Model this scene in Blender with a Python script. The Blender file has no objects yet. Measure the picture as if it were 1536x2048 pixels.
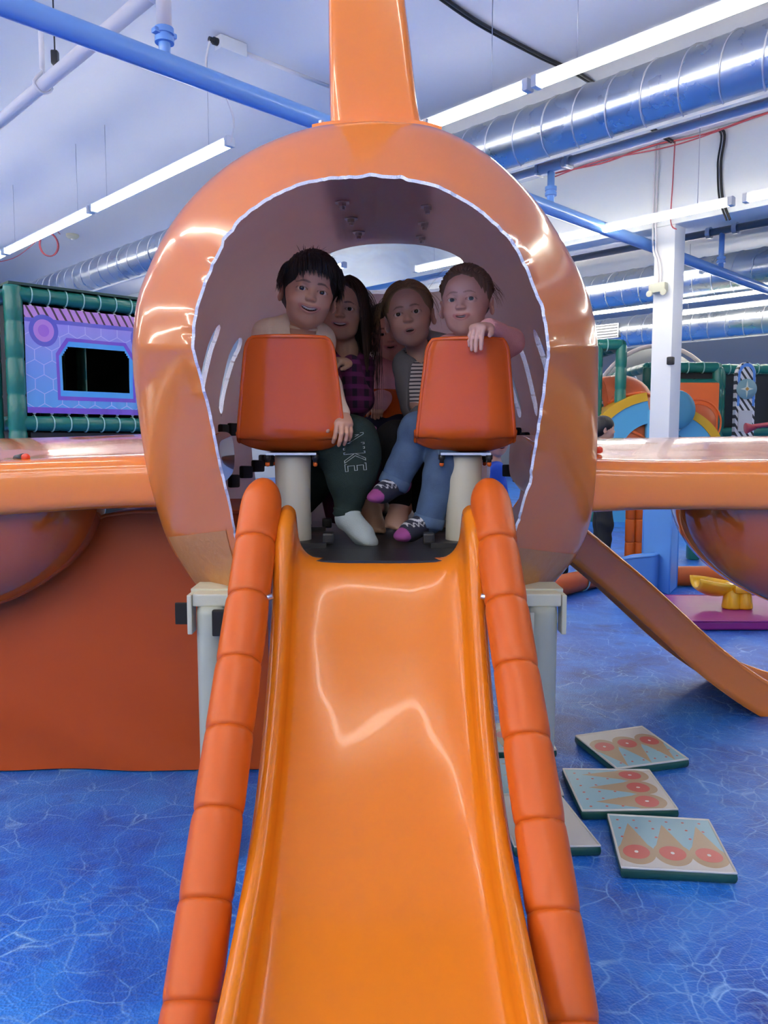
import bpy, bmesh, math, random
import numpy as np
from mathutils import Vector, Matrix

random.seed(7)
RNG = np.random.default_rng(7)
sc = bpy.context.scene
COL = sc.collection

# ------------------------------------------------------------------ camera
FPX, HOR, EYE = 1600.0, 880.0, 1.08
PITCH = math.atan((1024 - HOR) / FPX)
CP, SP = math.cos(PITCH), math.sin(PITCH)
cam_d = bpy.data.cameras.new('camera')
cam = bpy.data.objects.new('camera', cam_d)
COL.objects.link(cam)
cam.location = (0, 0, EYE)
cam.rotation_euler = (math.pi / 2 - PITCH, 0, 0)
cam_d.sensor_fit = 'VERTICAL'
cam_d.sensor_height = 24.0
cam_d.lens = 24.0 * FPX / 2048.0
cam_d.clip_start = 0.02
cam_d.clip_end = 200
sc.camera = cam

# ------------------------------------------------------------------ world, exposure
w = bpy.data.worlds.new('world')
sc.world = w
w.use_nodes = True
w.node_tree.nodes['Background'].inputs[0].default_value = (0.75, 0.82, 1.0, 1)
w.node_tree.nodes['Background'].inputs[1].default_value = 0.02
sc.view_settings.view_transform = 'Standard'
sc.view_settings.look = 'None'
sc.view_settings.gamma = 1.0
sc.view_settings.use_curve_mapping = False
sc.view_settings.exposure = -0.08
TUBE_POWER = 31.0
cy = sc.cycles
cy.use_denoising = True
cy.max_bounces = 6
cy.diffuse_bounces = 4
cy.glossy_bounces = 3
cy.transmission_bounces = 4
cy.transparent_max_bounces = 8
cy.use_adaptive_sampling = True
cy.adaptive_threshold = 0.2
cy.adaptive_min_samples = 16
cy.use_light_tree = False
cy.caustics_reflective = False
cy.caustics_refractive = False
cy.sample_clamp_indirect = 6.0


# ------------------------------------------------------------------ pixel -> place
def ray(px, py):
    dx = (px - 768.0) / FPX
    dy = -(py - 1024.0) / FPX
    return np.array([dx, CP + dy * SP, -SP + dy * CP])


def P(px, py, Y):
    d = ray(px, py)
    p = d * (Y / d[1])
    return np.array([p[0], p[1], p[2] + EYE])


def F(px, py, z):
    d = ray(px, py)
    p = d * ((z - EYE) / d[2])
    return np.array([p[0], p[1], p[2] + EYE])


# room grid: U runs away to the left, V away to the right
UA = math.radians(43.5)
U = np.array([-math.sin(UA), math.cos(UA), 0.0])
V = np.array([math.cos(UA), math.sin(UA), 0.0])
ZUP = np.array([0, 0, 1.0])


def UV(u, v, z=0.0):
    return U * u + V * v + ZUP * z


def touv(p):
    return float(np.dot(p, U)), float(np.dot(p, V))


# ------------------------------------------------------------------ materials
MATS = {}


def nodes_of(name):
    m = bpy.data.materials.new(name)
    m.use_nodes = True
    nt = m.node_tree
    b = nt.nodes['Principled BSDF']
    MATS[name] = m
    return m, nt, b


def mat(name, col, rough=0.5, metal=0.0, coat=0.0, bump=0.0, bscale=60.0, var=0.0, vscale=8.0, spec=0.5, sss=0.0, trans=0.0):
    if name in MATS:
        return MATS[name]
    m, nt, b = nodes_of(name)
    b.inputs['Base Color'].default_value = (*col, 1)
    b.inputs['Roughness'].default_value = rough
    b.inputs['Metallic'].default_value = metal
    b.inputs['Coat Weight'].default_value = coat
    b.inputs['Coat Roughness'].default_value = 0.04
    b.inputs['Specular IOR Level'].default_value = spec
    if sss:
        b.inputs['Subsurface Weight'].default_value = sss
        b.inputs['Subsurface Radius'].default_value = (0.01, 0.004, 0.002)
        b.inputs['Subsurface Scale'].default_value = 0.6
    if trans:
        b.inputs['Transmission Weight'].default_value = trans
    tc = nt.nodes.new('ShaderNodeTexCoord')
    if var:
        n = nt.nodes.new('ShaderNodeTexNoise')
        n.inputs['Scale'].default_value = vscale
        n.inputs['Detail'].default_value = 4
        nt.links.new(tc.outputs['Object'], n.inputs['Vector'])
        mx = nt.nodes.new('ShaderNodeMix')
        mx.data_type = 'RGBA'
        mx.inputs['A'].default_value = (*[c * (1 - var) for c in col], 1)
        mx.inputs['B'].default_value = (*[min(1, c * (1 + var)) for c in col], 1)
        nt.links.new(n.outputs['Fac'], mx.inputs['Factor'])
        nt.links.new(mx.outputs['Result'], b.inputs['Base Color'])
    if bump:
        n2 = nt.nodes.new('ShaderNodeTexNoise')
        n2.inputs['Scale'].default_value = bscale
        n2.inputs['Detail'].default_value = 3
        nt.links.new(tc.outputs['Object'], n2.inputs['Vector'])
        bp = nt.nodes.new('ShaderNodeBump')
        bp.inputs['Strength'].default_value = bump
        bp.inputs['Distance'].default_value = 0.01
        nt.links.new(n2.outputs['Fac'], bp.inputs['Height'])
        nt.links.new(bp.outputs['Normal'], b.inputs['Normal'])
    return m


def emit_mat(name, col, strength):
    m, nt, b = nodes_of(name)
    b.inputs['Base Color'].default_value = (0.8, 0.8, 0.8, 1)
    b.inputs['Emission Color'].default_value = (*col, 1)
    b.inputs['Emission Strength'].default_value = strength
    return m


def attr_mat(name, rough=0.5, sss=0.0, coat=0.0, bump=0.0, bscale=200):
    """colour comes from the mesh's own colour layer 'Col'"""
    m = mat(name, (0.8, 0.8, 0.8), rough, coat=coat, sss=sss, bump=bump, bscale=bscale)
    nt = m.node_tree
    a = nt.nodes.new('ShaderNodeVertexColor')
    a.layer_name = 'Col'
    nt.links.new(a.outputs['Color'], nt.nodes['Principled BSDF'].inputs['Base Color'])
    return m


def srgb(r, g, b):
    f = lambda c: (c / 255 / 12.92) if c / 255 <= 0.04045 else ((c / 255 + 0.055) / 1.055) ** 2.4
    return (f(r), f(g), f(b))


ORANGE = mat('orange_fibreglass', (0.78, 0.215, 0.020), 0.16, coat=0.6, bump=0.05, bscale=6)
ORANGE_SLIDE = mat('orange_slide_plastic', (0.70, 0.195, 0.009), 0.22, coat=0.15, spec=.4)
ORANGE_VINYL = mat('orange_vinyl', (0.60, 0.105, 0.010), 0.36, bump=0.06, bscale=30, spec=.35)
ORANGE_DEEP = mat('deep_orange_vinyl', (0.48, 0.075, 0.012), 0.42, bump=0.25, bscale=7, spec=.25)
ORANGE_SEAT = mat('orange_seat_plastic', (0.62, 0.10, 0.012), 0.22, coat=0.2)
LINER = mat('white_fibreglass', (0.86, 0.82, 0.80), 0.30, bump=0.25, bscale=14, var=0.08, vscale=6)
CUTEDGE = mat('raw_fibreglass_edge', (0.80, 0.82, 0.92), 0.7, bump=0.5, bscale=200)


def translucent(m, col, fac):
    nt_ = m.node_tree
    t_ = nt_.nodes.new('ShaderNodeBsdfTranslucent')
    t_.inputs[0].default_value = (*col, 1)
    x_ = nt_.nodes.new('ShaderNodeMixShader')
    x_.inputs[0].default_value = fac
    nt_.links.new(nt_.nodes['Principled BSDF'].outputs[0], x_.inputs[1])
    nt_.links.new(t_.outputs[0], x_.inputs[2])
    nt_.links.new(x_.outputs[0], nt_.nodes['Material Output'].inputs[0])


# thin fibreglass lets some light through
ORANGE_SHELL = mat('orange_fibreglass_skin', (0.78, 0.215, 0.020), 0.16, coat=0.6, bump=0.05, bscale=6)
translucent(ORANGE_SHELL, (0.90, 0.70, 0.72), 0.17)
translucent(LINER, (0.92, 0.88, 0.88), 0.45)
BEIGE = mat('beige_vinyl', (0.50, 0.47, 0.36), 0.42, bump=0.1, bscale=30)
GREYPAD = mat('grey_vinyl', (0.40, 0.42, 0.34), 0.42, bump=0.1, bscale=30)
CREAM = mat('cream_painted_steel', (0.58, 0.58, 0.45), 0.45, bump=0.1, bscale=60)
BLACK = mat('black_plastic', (0.012, 0.012, 0.014), 0.45)
BLACKFOAM = mat('black_hook_tape', (0.008, 0.008, 0.009), 0.85)
STEEL = mat('zinc_steel', (0.62, 0.64, 0.68), 0.28, metal=1.0)
WHITE = mat('white_paint', (0.80, 0.82, 0.84), 0.5)
WHITEPIPE = mat('white_pipe_paint', (0.84, 0.80, 0.80), 0.5)
BLUEPIPE = mat('blue_pipe_paint', (0.20, 0.42, 0.88), 0.28, coat=0.2)
GREENV = mat('green_vinyl', (0.016, 0.17, 0.135), 0.28, bump=0.3, bscale=25)
TIE = mat('pale_cable_tie', (0.35, 0.62, 0.58), 0.4)
REDCABLE = mat('red_cable', (0.55, 0.10, 0.12), 0.5)
NETBLACK = mat('black_netting', (0.01, 0.012, 0.014), 0.7)


# ------------------------------------------------------------------ object helpers
def add(name, verts, faces, m, parent=None, smooth=True, cols=None):
    me = bpy.data.meshes.new(name)
    verts = np.asarray(verts, dtype=np.float64)
    me.from_pydata(verts.tolist(), [], [list(map(int, f)) for f in faces] if not isinstance(faces, np.ndarray) else faces.tolist())
    if smooth:
        me.polygons.foreach_set('use_smooth', np.ones(len(me.polygons), dtype=bool))
    if cols is not None:
        ca = me.color_attributes.new('Col', 'FLOAT_COLOR', 'POINT')
        c4 = np.ones((len(verts), 4), dtype=np.float32)
        c4[:, :3] = cols
        ca.data.foreach_set('color', c4.ravel())
    if isinstance(m, (list, tuple)):
        for q in m:
            me.materials.append(q)
    elif m is not None:
        me.materials.append(m)
    me.update()
    o = bpy.data.objects.new(name, me)
    COL.objects.link(o)
    if parent is not None:
        o.parent = parent
        o.matrix_parent_inverse = parent.matrix_basis.inverted()
    return o


def tag(o, label, cat=None, group=None, kind=None):
    if label:
        o['label'] = label
    if cat:
        o['category'] = cat
    if group:
        o['group'] = group
    if kind:
        o['kind'] = kind
    return o


def thing(name, label, cat, loc=(0, 0, 0), group=None):
    o = bpy.data.objects.new(name, None)
    o.empty_display_size = 0.1
    o.location = tuple(float(c) for c in loc)
    COL.objects.link(o)
    return tag(o, label, cat, group)


def recalc(o):
    bm = bmesh.new()
    bm.from_mesh(o.data)
    bmesh.ops.recalc_face_normals(bm, faces=bm.faces)
    bm.to_mesh(o.data)
    bm.free()
    return o


def flat_sharp(o, ang=40):
    me = o.data
    bm = bmesh.new()
    bm.from_mesh(me)
    a = math.radians(ang)
    for e in bm.edges:
        if len(e.link_faces) == 2 and e.calc_face_angle(0) > a:
            e.smooth = False
    bm.to_mesh(me)
    bm.free()
    return o


class MB:
    """collects shapes into one mesh"""
    def __init__(self):
        self.v = []
        self.f = []
        self.n = 0

    def put(self, v, f):
        v = np.asarray(v, dtype=float)
        self.v.append(v)
        self.f += [[i + self.n for i in q] for q in f]
        self.n += len(v)
        return self

    def box(self, c, size, R=None, bev=0.0):
        """box at c, full size, axes rows of R"""
        R = np.eye(3) if R is None else np.asarray(R)
        hx, hy, hz = [s / 2 for s in size]
        b = min(bev, hx * .9, hy * .9, hz * .9)
        if b <= 0:
            L = np.array([[x, y, z] for x in (-hx, hx) for y in (-hy, hy) for z in (-hz, hz)])
            fs = [(0, 1, 3, 2), (4, 6, 7, 5), (0, 4, 5, 1), (2, 3, 7, 6), (0, 2, 6, 4), (1, 5, 7, 3)]
            return self.put(np.asarray(c) + L @ R, fs)
        bm = bmesh.new()
        bmesh.ops.create_cube(bm, size=1.0)
        for q in bm.verts:
            q.co.x *= 2 * hx
            q.co.y *= 2 * hy
            q.co.z *= 2 * hz
        bmesh.ops.bevel(bm, geom=bm.edges[:], offset=b, segments=2, profile=0.6, affect='EDGES')
        bm.verts.index_update()
        L = np.array([list(q.co) for q in bm.verts])
        fs = [[q.index for q in f.verts] for f in bm.faces]
        bm.free()
        return self.put(np.asarray(c) + L @ R, fs)

    def tube(self, pts, rad, segs=12, caps=True, flat=1.0, closed=False):
        pts = np.asarray(pts, dtype=float)
        n = len(pts)
        rad = np.full(n, rad) if np.isscalar(rad) else np.asarray(rad, dtype=float)
        if closed:
            T = np.roll(pts, -1, 0) - np.roll(pts, 1, 0)
        else:
            T = np.gradient(pts, axis=0)
        T /= np.linalg.norm(T, axis=1)[:, None] + 1e-12
        up = np.array([0, 0, 1.0]) if abs(T[0][2]) < 0.9 else np.array([0, 1.0, 0])
        N = np.cross(T[0], up)
        N /= np.linalg.norm(N)
        vs = []
        for i in range(n):
            N = N - T[i] * np.dot(N, T[i])
            N /= np.linalg.norm(N) + 1e-12
            B = np.cross(T[i], N)
            a = np.arange(segs) * 2 * math.pi / segs
            vs.append(pts[i] + rad[i] * (np.cos(a)[:, None] * N + flat * np.sin(a)[:, None] * B))
        vs = np.concatenate(vs)
        fs = []
        rng = n if closed else n - 1
        for i in range(rng):
            for j in range(segs):
                a0 = i * segs + j
                a1 = i * segs + (j + 1) % segs
                b0 = ((i + 1) % n) * segs + j
                b1 = ((i + 1) % n) * segs + (j + 1) % segs
                fs.append((a0, a1, b1, b0))
        if caps and not closed:
            fs.append(tuple(range(segs - 1, -1, -1)))
            fs.append(tuple((n - 1) * segs + j for j in range(segs)))
        return self.put(vs, fs)

    def lathe(self, o, axis, prof, segs=24):
        """prof: list of (distance along axis, radius)"""
        o = np.asarray(o, dtype=float)
        axis = np.asarray(axis, dtype=float)
        axis = axis / np.linalg.norm(axis)
        h = np.array([0, 0, 1.0]) if abs(axis[2]) < .9 else np.array([1.0, 0, 0])
        N = np.cross(axis, h)
        N /= np.linalg.norm(N)
        B = np.cross(axis, N)
        a = np.arange(segs) * 2 * math.pi / segs
        ring = np.cos(a)[:, None] * N + np.sin(a)[:, None] * B
        vs = np.concatenate([o + axis * d + ring * max(r, 1e-5) for d, r in prof])
        fs = []
        for i in range(len(prof) - 1):
            for j in range(segs):
                fs.append((i * segs + j, i * segs + (j + 1) % segs, (i + 1) * segs + (j + 1) % segs, (i + 1) * segs + j))
        fs.append(tuple(range(segs - 1, -1, -1)))
        fs.append(tuple((len(prof) - 1) * segs + j for j in range(segs)))
        return self.put(vs, fs)

    def prism(self, poly, d):
        """poly: 3-D outline, extruded by vector d"""
        poly = np.asarray(poly, dtype=float)
        n = len(poly)
        vs = np.concatenate([poly, poly + np.asarray(d)])
        fs = [tuple(range(n)), tuple(range(2 * n - 1, n - 1, -1))]
        fs += [(i, (i + 1) % n, n + (i + 1) % n, n + i) for i in range(n)]
        return self.put(vs, fs)

    def grid(self, G, closed_u=False, closed_v=False):
        G = np.asarray(G, dtype=float)
        a, b = G.shape[:2]
        fs = []
        for i in range(a if closed_u else a - 1):
            for j in range(b if closed_v else b - 1):
                fs.append((i * b + j, i * b + (j + 1) % b, ((i + 1) % a) * b + (j + 1) % b, ((i + 1) % a) * b + j))
        return self.put(G.reshape(-1, 3), fs)

    def build(self, name, m, parent=None, smooth=True, sharp=None, cols=None, fix=True):
        o = add(name, np.concatenate(self.v), self.f, m, parent, smooth, cols)
        if fix:
            recalc(o)
        if sharp:
            flat_sharp(o, sharp)
        return o


def catmull(pts, n):
    pts = np.asarray(pts, dtype=float)
    m = len(pts)
    t = np.linspace(0, m - 1, n)
    out = []
    for q in t:
        i = min(int(q), m - 2)
        f = q - i
        p0, p1, p2, p3 = pts[max(i - 1, 0)], pts[i], pts[i + 1], pts[min(i + 2, m - 1)]
        out.append(0.5 * ((2 * p1) + (-p0 + p2) * f + (2 * p0 - 5 * p1 + 4 * p2 - p3) * f * f + (-p0 + 3 * p1 - 3 * p2 + p3) * f ** 3))
    return np.array(out)


def resample(pts, n):
    pts = np.asarray(pts, dtype=float)
    s = np.concatenate([[0], np.cumsum(np.linalg.norm(np.diff(pts, axis=0), axis=1))])
    t = np.linspace(0, s[-1], n)
    return np.stack([np.interp(t, s, pts[:, k]) for k in range(pts.shape[1])], 1)


def frame(axis, up=(0, 0, 1)):
    a = np.asarray(axis, dtype=float)
    a = a / np.linalg.norm(a)
    s = np.cross(np.asarray(up, dtype=float), a)
    s /= np.linalg.norm(s)
    return np.array([a, s, np.cross(a, s)])
# ================================================================== ROOM
CEIL = 4.4
UMIN, UMAX, VMIN, VMAX = -11.0, 19.0, -14.0, 26.0


def room_quad(name, a, b, c, d, m):
    o = add(name, [a, b, c, d], [(0, 1, 2, 3)], m, None, False)
    return tag(o, None, None, None, 'structure')


# water-print vinyl floor
FLOORM, nt, b = nodes_of('water_print_vinyl')
tc = nt.nodes.new('ShaderNodeTexCoord')
L = nt.links.new


def nnoise(scale, detail=3, vec=None, rough=0.5, dist=0.0):
    n = nt.nodes.new('ShaderNodeTexNoise')
    n.inputs['Scale'].default_value = scale
    n.inputs['Detail'].default_value = detail
    n.inputs['Roughness'].default_value = rough
    n.inputs['Distortion'].default_value = dist
    L(vec if vec is not None else tc.outputs['Object'], n.inputs['Vector'])
    return n


def nmath(op, a, b2=None, clamp=False):
    n = nt.nodes.new('ShaderNodeMath')
    n.operation = op
    n.use_clamp = clamp
    for i, x in enumerate((a, b2)):
        if x is None:
            continue
        if isinstance(x, (int, float)):
            n.inputs[i].default_value = x
        else:
            L(x, n.inputs[i])
    return n.outputs[0]


def nramp(fac, stops):
    n = nt.nodes.new('ShaderNodeValToRGB')
    el = n.color_ramp.elements
    while len(el) < len(stops):
        el.new(0.5)
    for e, (p, c) in zip(el, stops):
        e.position = p
        e.color = (*c, 1) if len(c) == 3 else c
    L(fac, n.inputs[0])
    return n.outputs[0]


def nmix(fac, a, b2, blend='MIX'):
    n = nt.nodes.new('ShaderNodeMix')
    n.data_type = 'RGBA'
    n.blend_type = blend
    for s, x in (('Factor', fac), ('A', a), ('B', b2)):
        if isinstance(x, (int, float)):
            n.inputs[s].default_value = x
        elif isinstance(x, tuple):
            n.inputs[s].default_value = (*x, 1)
        else:
            L(x, n.inputs[s])
    return n.outputs['Result']


wn = nnoise(3.2, 3)
vadd = nt.nodes.new('ShaderNodeVectorMath')
vadd.operation = 'MULTIPLY_ADD'
vadd.inputs[1].default_value = (0.22, 0.22, 0)
L(wn.outputs['Color'], vadd.inputs[0])
L(tc.outputs['Object'], vadd.inputs[2])


def web(scale, width):
    v = nt.nodes.new('ShaderNodeTexVoronoi')
    v.feature = 'DISTANCE_TO_EDGE'
    v.inputs['Scale'].default_value = scale
    L(vadd.outputs[0], v.inputs['Vector'])
    mr = nt.nodes.new('ShaderNodeMapRange')
    mr.inputs[1].default_value = 0.0
    mr.inputs[2].default_value = width
    mr.inputs[3].default_value = 1.0
    mr.inputs[4].default_value = 0.0
    L(v.outputs['Distance'], mr.inputs[0])
    return nmath('POWER', mr.outputs[0], 2.0)


w1 = web(9.5, 0.038)
w2 = web(22.0, 0.075)
gate = nramp(nnoise(2.1, 3).outputs['Fac'], [(0.38, (0, 0, 0)), (0.68, (1, 1, 1))])
gate2 = nramp(nnoise(5.1, 2).outputs['Fac'], [(0.40, (0.1, 0.1, 0.1)), (0.65, (1, 1, 1))])
lines = nmath('ADD', nmath('MULTIPLY', w1, gate2), nmath('MULTIPLY', nmath('MULTIPLY', w2, gate), 0.5), True)
basec = nramp(nnoise(2.6, 6, rough=0.62, dist=0.6).outputs['Fac'],
              [(0.30, (0.010, 0.050, 0.32)), (0.47, (0.015, 0.145, 0.64)), (0.66, (0.030, 0.25, 0.82))])
patch = nramp(nnoise(9.0, 2).outputs['Fac'], [(0.60, (0, 0, 0)), (0.74, (1, 1, 1))])
basec = nmix(nmath('MULTIPLY', patch, 0.4), basec, (0.016, 0.035, 0.32))
basec = nmix(nmath('MULTIPLY', lines, 0.75), basec, (0.36, 0.66, 1.0))
L(basec, b.inputs['Base Color'])
b.inputs['Roughness'].default_value = 0.33
grain = nt.nodes.new('ShaderNodeTexVoronoi')
grain.inputs['Scale'].default_value = 170
L(tc.outputs['Object'], grain.inputs['Vector'])
bp = nt.nodes.new('ShaderNodeBump')
bp.inputs['Strength'].default_value = 0.5
bp.inputs['Distance'].default_value = 0.003
L(grain.outputs['Distance'], bp.inputs['Height'])
L(bp.outputs['Normal'], b.inputs['Normal'])

CEILM = mat('white_ceiling_paint', (0.80, 0.81, 0.84), 0.6, bump=0.15, bscale=1.2, var=0.03, vscale=0.4)
WALLM = mat('white_wall_paint', (0.80, 0.83, 0.82), 0.6)

room_quad('floor', UV(UMIN, VMIN), UV(UMIN, VMAX), UV(UMAX, VMAX), UV(UMAX, VMIN), FLOORM)
room_quad('ceiling', UV(UMIN, VMIN, CEIL), UV(UMAX, VMIN, CEIL), UV(UMAX, VMAX, CEIL), UV(UMIN, VMAX, CEIL), CEILM)
room_quad('wall_back', UV(UMIN, VMAX), UV(UMAX, VMAX), UV(UMAX, VMAX, CEIL), UV(UMIN, VMAX, CEIL), WALLM)
room_quad('wall_left', UV(UMAX, VMIN), UV(UMAX, VMAX), UV(UMAX, VMAX, CEIL), UV(UMAX, VMIN, CEIL), WALLM)
room_quad('wall_right', UV(UMIN, VMIN), UV(UMIN, VMAX), UV(UMIN, VMAX, CEIL), UV(UMIN, VMIN, CEIL), WALLM)
room_quad('wall_front', UV(UMIN, VMIN), UV(UMAX, VMIN), UV(UMAX, VMIN, CEIL), UV(UMIN, VMIN, CEIL), WALLM)

# beam and column
colp = P(1322, 700, 9.25)
cu, cv = touv(colp)
mb = MB().box(UV((UMIN + UMAX) / 2, cv + 0.16, (3.48 + CEIL) / 2), (UMAX - UMIN, 0.30, CEIL - 3.48), np.array([U, V, ZUP]), 0.01)
tag(mb.build('trim_1', WALLM, None, False), None, None, None, 'structure')
column = thing('column', 'square white column carrying the ceiling beam', 'column', UV(cu, cv + .13, 0))
column['kind'] = 'structure'
del column['category']
MB().box(UV(cu, cv + 0.13, 3.48 / 2), (0.245, 0.245, 3.48), np.array([U, V, ZUP]), 0.012).build('shaft', WHITE, column, True, 30)
MB().box(UV(cu, cv + 0.13, 0.06), (0.30, 0.30, 0.12), np.array([U, V, ZUP]), 0.008).build('foot_pad', WHITE, column, True, 30)
emx = P(1308, 578, 9.3)
el = thing('emergency_light', 'white emergency light box fixed to the white column', 'light', UV(cu + 0.02, cv - 0.03, emx[2]))
e0 = UV(cu + 0.03, cv - 0.05, emx[2])
MB().box(e0, (0.20, 0.09, 0.11), np.array([U, V, ZUP]), 0.02).build('housing', CREAM, el, True, 30)
for s in (-1, 1):
    MB().lathe(e0 + U * 0.085 * s - ZUP * 0.06, -V, [(0, .02), (.03, .034), (.05, .036), (.052, .028)], 16).build('lamp_head', CREAM, el, True, 40)
cb = UV(cu - 0.12, cv + 0.0, P(1330, 724, 9.3)[2])
sp = thing('security_camera', 'small black camera cube on the white column', 'camera', cb)
MB().box(cb, (0.07, 0.07, 0.09), np.array([U, V, ZUP]), 0.015).build('body', BLACK, sp, True, 30)
MB().lathe(cb - V * 0.03, -V, [(0, .02), (.01, .02), (.012, .012)], 14).build('lens', BLACK, sp, True, 30)
con = thing('conduit', 'thin white conduit bent down from the ceiling beam onto the column', 'conduit', UV(cu + .06, cv - .02, 0))
for du in (0.0, 0.035):
    q = [UV(cu + 0.10 + du, cv - 0.01, CEIL - .02), UV(cu + 0.10 + du, cv - 0.012, 3.35), UV(cu + 0.04 + du, cv - 0.02, 3.1), UV(cu + 0.02 + du, cv - 0.02, 2.95), UV(cu + 0.02 + du, cv - 0.02, emx[2] + .05)]
    MB().tube(catmull(q, 20), 0.011, 8).build('pipe', WHITEPIPE, con)

# ------------------------------------------------------------------ LED strip lights
TUBE = emit_mat('led_diffuser', (1.0, 0.93, 0.80), TUBE_POWER)
strip_n = [0]


def strip(u0, u1, v, z, label, prismatic=False, wires=True, endplate=True):
    lo = UV((u0 + u1) / 2, v, z)
    t = thing('strip_light', label, 'light', lo, 'ceiling strip lights')
    R = np.array([U, V, ZUP])
    ln = abs(u1 - u0)
    MB().box(lo + ZUP * 0.040, (ln, 0.045, 0.03), R).build('housing', WHITE, t, False)
    MB().box(lo, (ln - 0.02, 0.065, 0.05), R).build('diffuser', TUBE, t, False)
    for uu in ((u0 + 0.02, u1 - 0.02)):
        MB().box(UV(uu, v, z + 0.01), (0.05, 0.085, 0.085), R, 0.01).build('end_cap', WHITE, t, False)
    if wires:
        for uu in (u0 + 0.35, u1 - 0.35):
            MB().tube([UV(uu, v, z + 0.05), UV(uu, v, CEIL)], 0.0035, 5).build('hanging_wire', STEEL, t)
    return t


zl = 3.6
a = F(462, 285, zl); bq = F(0, 510, zl)
ua, va = touv(a); ub, vb = touv(bq)
vl = (va + vb) / 2
strip(ua, ua + 2.75, vl, zl, 'bright strip light whose open end hangs from thin wires beside the white pipe')
strip(ua + 2.80, ua + 5.5, vl, zl, 'bright strip light joined end to end behind the hanging one')
strip(ua + 5.55, ua + 9.0, vl, zl, 'strip light furthest along its line above the green tower')
r1 = F(1165, 132, zl)
ur, vr = touv(r1)
j1 = touv(F(1066, 172, zl))[0]
j2 = touv(F(850, 262, zl))[0]
strip(j1 - 2.6, j1 - 0.02, vr, zl, 'strip light with ribbed diffuser above the round silver duct')
strip(j1 + 0.02, j1 + 2.0, vr, zl, 'plain strip light ending by the orange tail fin')
strip(j1 - 5.3, j1 - 2.65, vr, zl, 'strip light that carries on the ribbed one over the camera side')
e2 = touv(F(1525, 432, 3.32))[0]
v2 = cv - 0.9
strip(e2, e2 + 4.2, v2, 3.32, 'strip light hung in front of the ceiling beam and column')
strip(e2 - 3.4, e2 - 0.1, v2, 3.32, 'strip light before the beam carrying on to the far right')
k = 0
for (px, py, zz, lenl, lenr) in ((1300, 560, 3.75, 6, 0.9), (1300, 612, 3.5, 8, 9), (1405, 622, 3.25, 0.6, 1.6), (1300, 655, 3.3, 8, 0.8), (1300, 688, 3.0, 3, 9)):
    q = touv(F(px, py, zz))
    if q[1] > VMAX - .4:
        q = (q[0], VMAX - .4)
    strip(max(UMIN + .3, q[0] - lenr), min(UMAX - .3, q[0] + lenl), q[1], zz,
          ['long strip light above the first duct behind the column', 'long low strip light crossing behind the column by the blue pipe', 'short strip light hung above the second duct behind the column',
           'strip light under the second duct left of the column', 'lowest strip light on the far wall behind the green frames'][k])
    k += 1
# lamp rows behind the camera, unseen, extra ones added to brighten the cabin
for v in (vr - 4.8, vr - 7.2, vr - 9.6, vr - 12.0, vr - 14.4, vr - 16.8):
    for u0 in (-9.5, -5.5, -1.5, 2.5, 6.5, 10.5):
        strip(u0, u0 + 3.6, v, zl, 'unseen strip light of the added ceiling rows over the open floor before the slide', wires=False)
for v, u0s in ((vr, (-8.5,)), (cv + 4.0, (-6, -1, 9, 14)), (v2, (9.0, 13.5))):
    for u0 in u0s:
        strip(u0, u0 + 3.4, v, zl, 'strip light of the outer ceiling rows hidden beyond the ducts and beam', wires=False)

# ------------------------------------------------------------------ ducts
DUCTM, nt, b = nodes_of('galvanised_duct')
b.inputs['Base Color'].default_value = (0.66, 0.70, 0.74, 1)
b.inputs['Metallic'].default_value = 1.0
b.inputs['Roughness'].default_value = 0.26
L = nt.links.new
tc = nt.nodes.new('ShaderNodeTexCoord')
nz = nnoise(2.5, 5)
L(nramp(nz.outputs['Fac'], [(0.3, (0.20, 0.20, 0.20)), (0.7, (0.38, 0.38, 0.38))]), b.inputs['Roughness'])
nz2 = nnoise(5, 2)
bpn = nt.nodes.new('ShaderNodeBump')
bpn.inputs['Strength'].default_value = 0.02
bpn.inputs['Distance'].default_value = 0.02
L(nz2.outputs['Fac'], bpn.inputs['Height'])
L(bpn.outputs['Normal'], b.inputs['Normal'])


SEAMM = mat('duct_seam', (.72, .74, .78), .45, metal=.7)


def duct(u0, u1, v, z, r, label, pitch=0.32, slat=True):
    t = thing('air_duct', label, 'duct', UV((u0 + u1) / 2, v, z), 'round silver ducts')
    MB().tube([UV(u0, v, z), UV(u1, v, z)], r, 40).build('pipe', DUCTM, t, True, 40)
    m = MB()
    n = int((u1 - u0) / pitch)
    # one continuous spiral seam
    a = np.linspace(0, n * 2 * math.pi, n * 24)
    pts = [UV(u0 + (u1 - u0) * q / a[-1], v + r * 1.006 * math.cos(q), z + r * 1.006 * math.sin(q)) for q in a]
    m.tube(pts, 0.011, 4, flat=0.7)
    m.build('spiral_seam', SEAMM, t)
    if slat:
        MB().box(UV((u0 + u1) / 2, v, z - r - 0.012), (u1 - u0, 0.02, 0.03), np.array([U, V, ZUP])).build('bottom_rail', WHITE, t, False)
    return t


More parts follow.
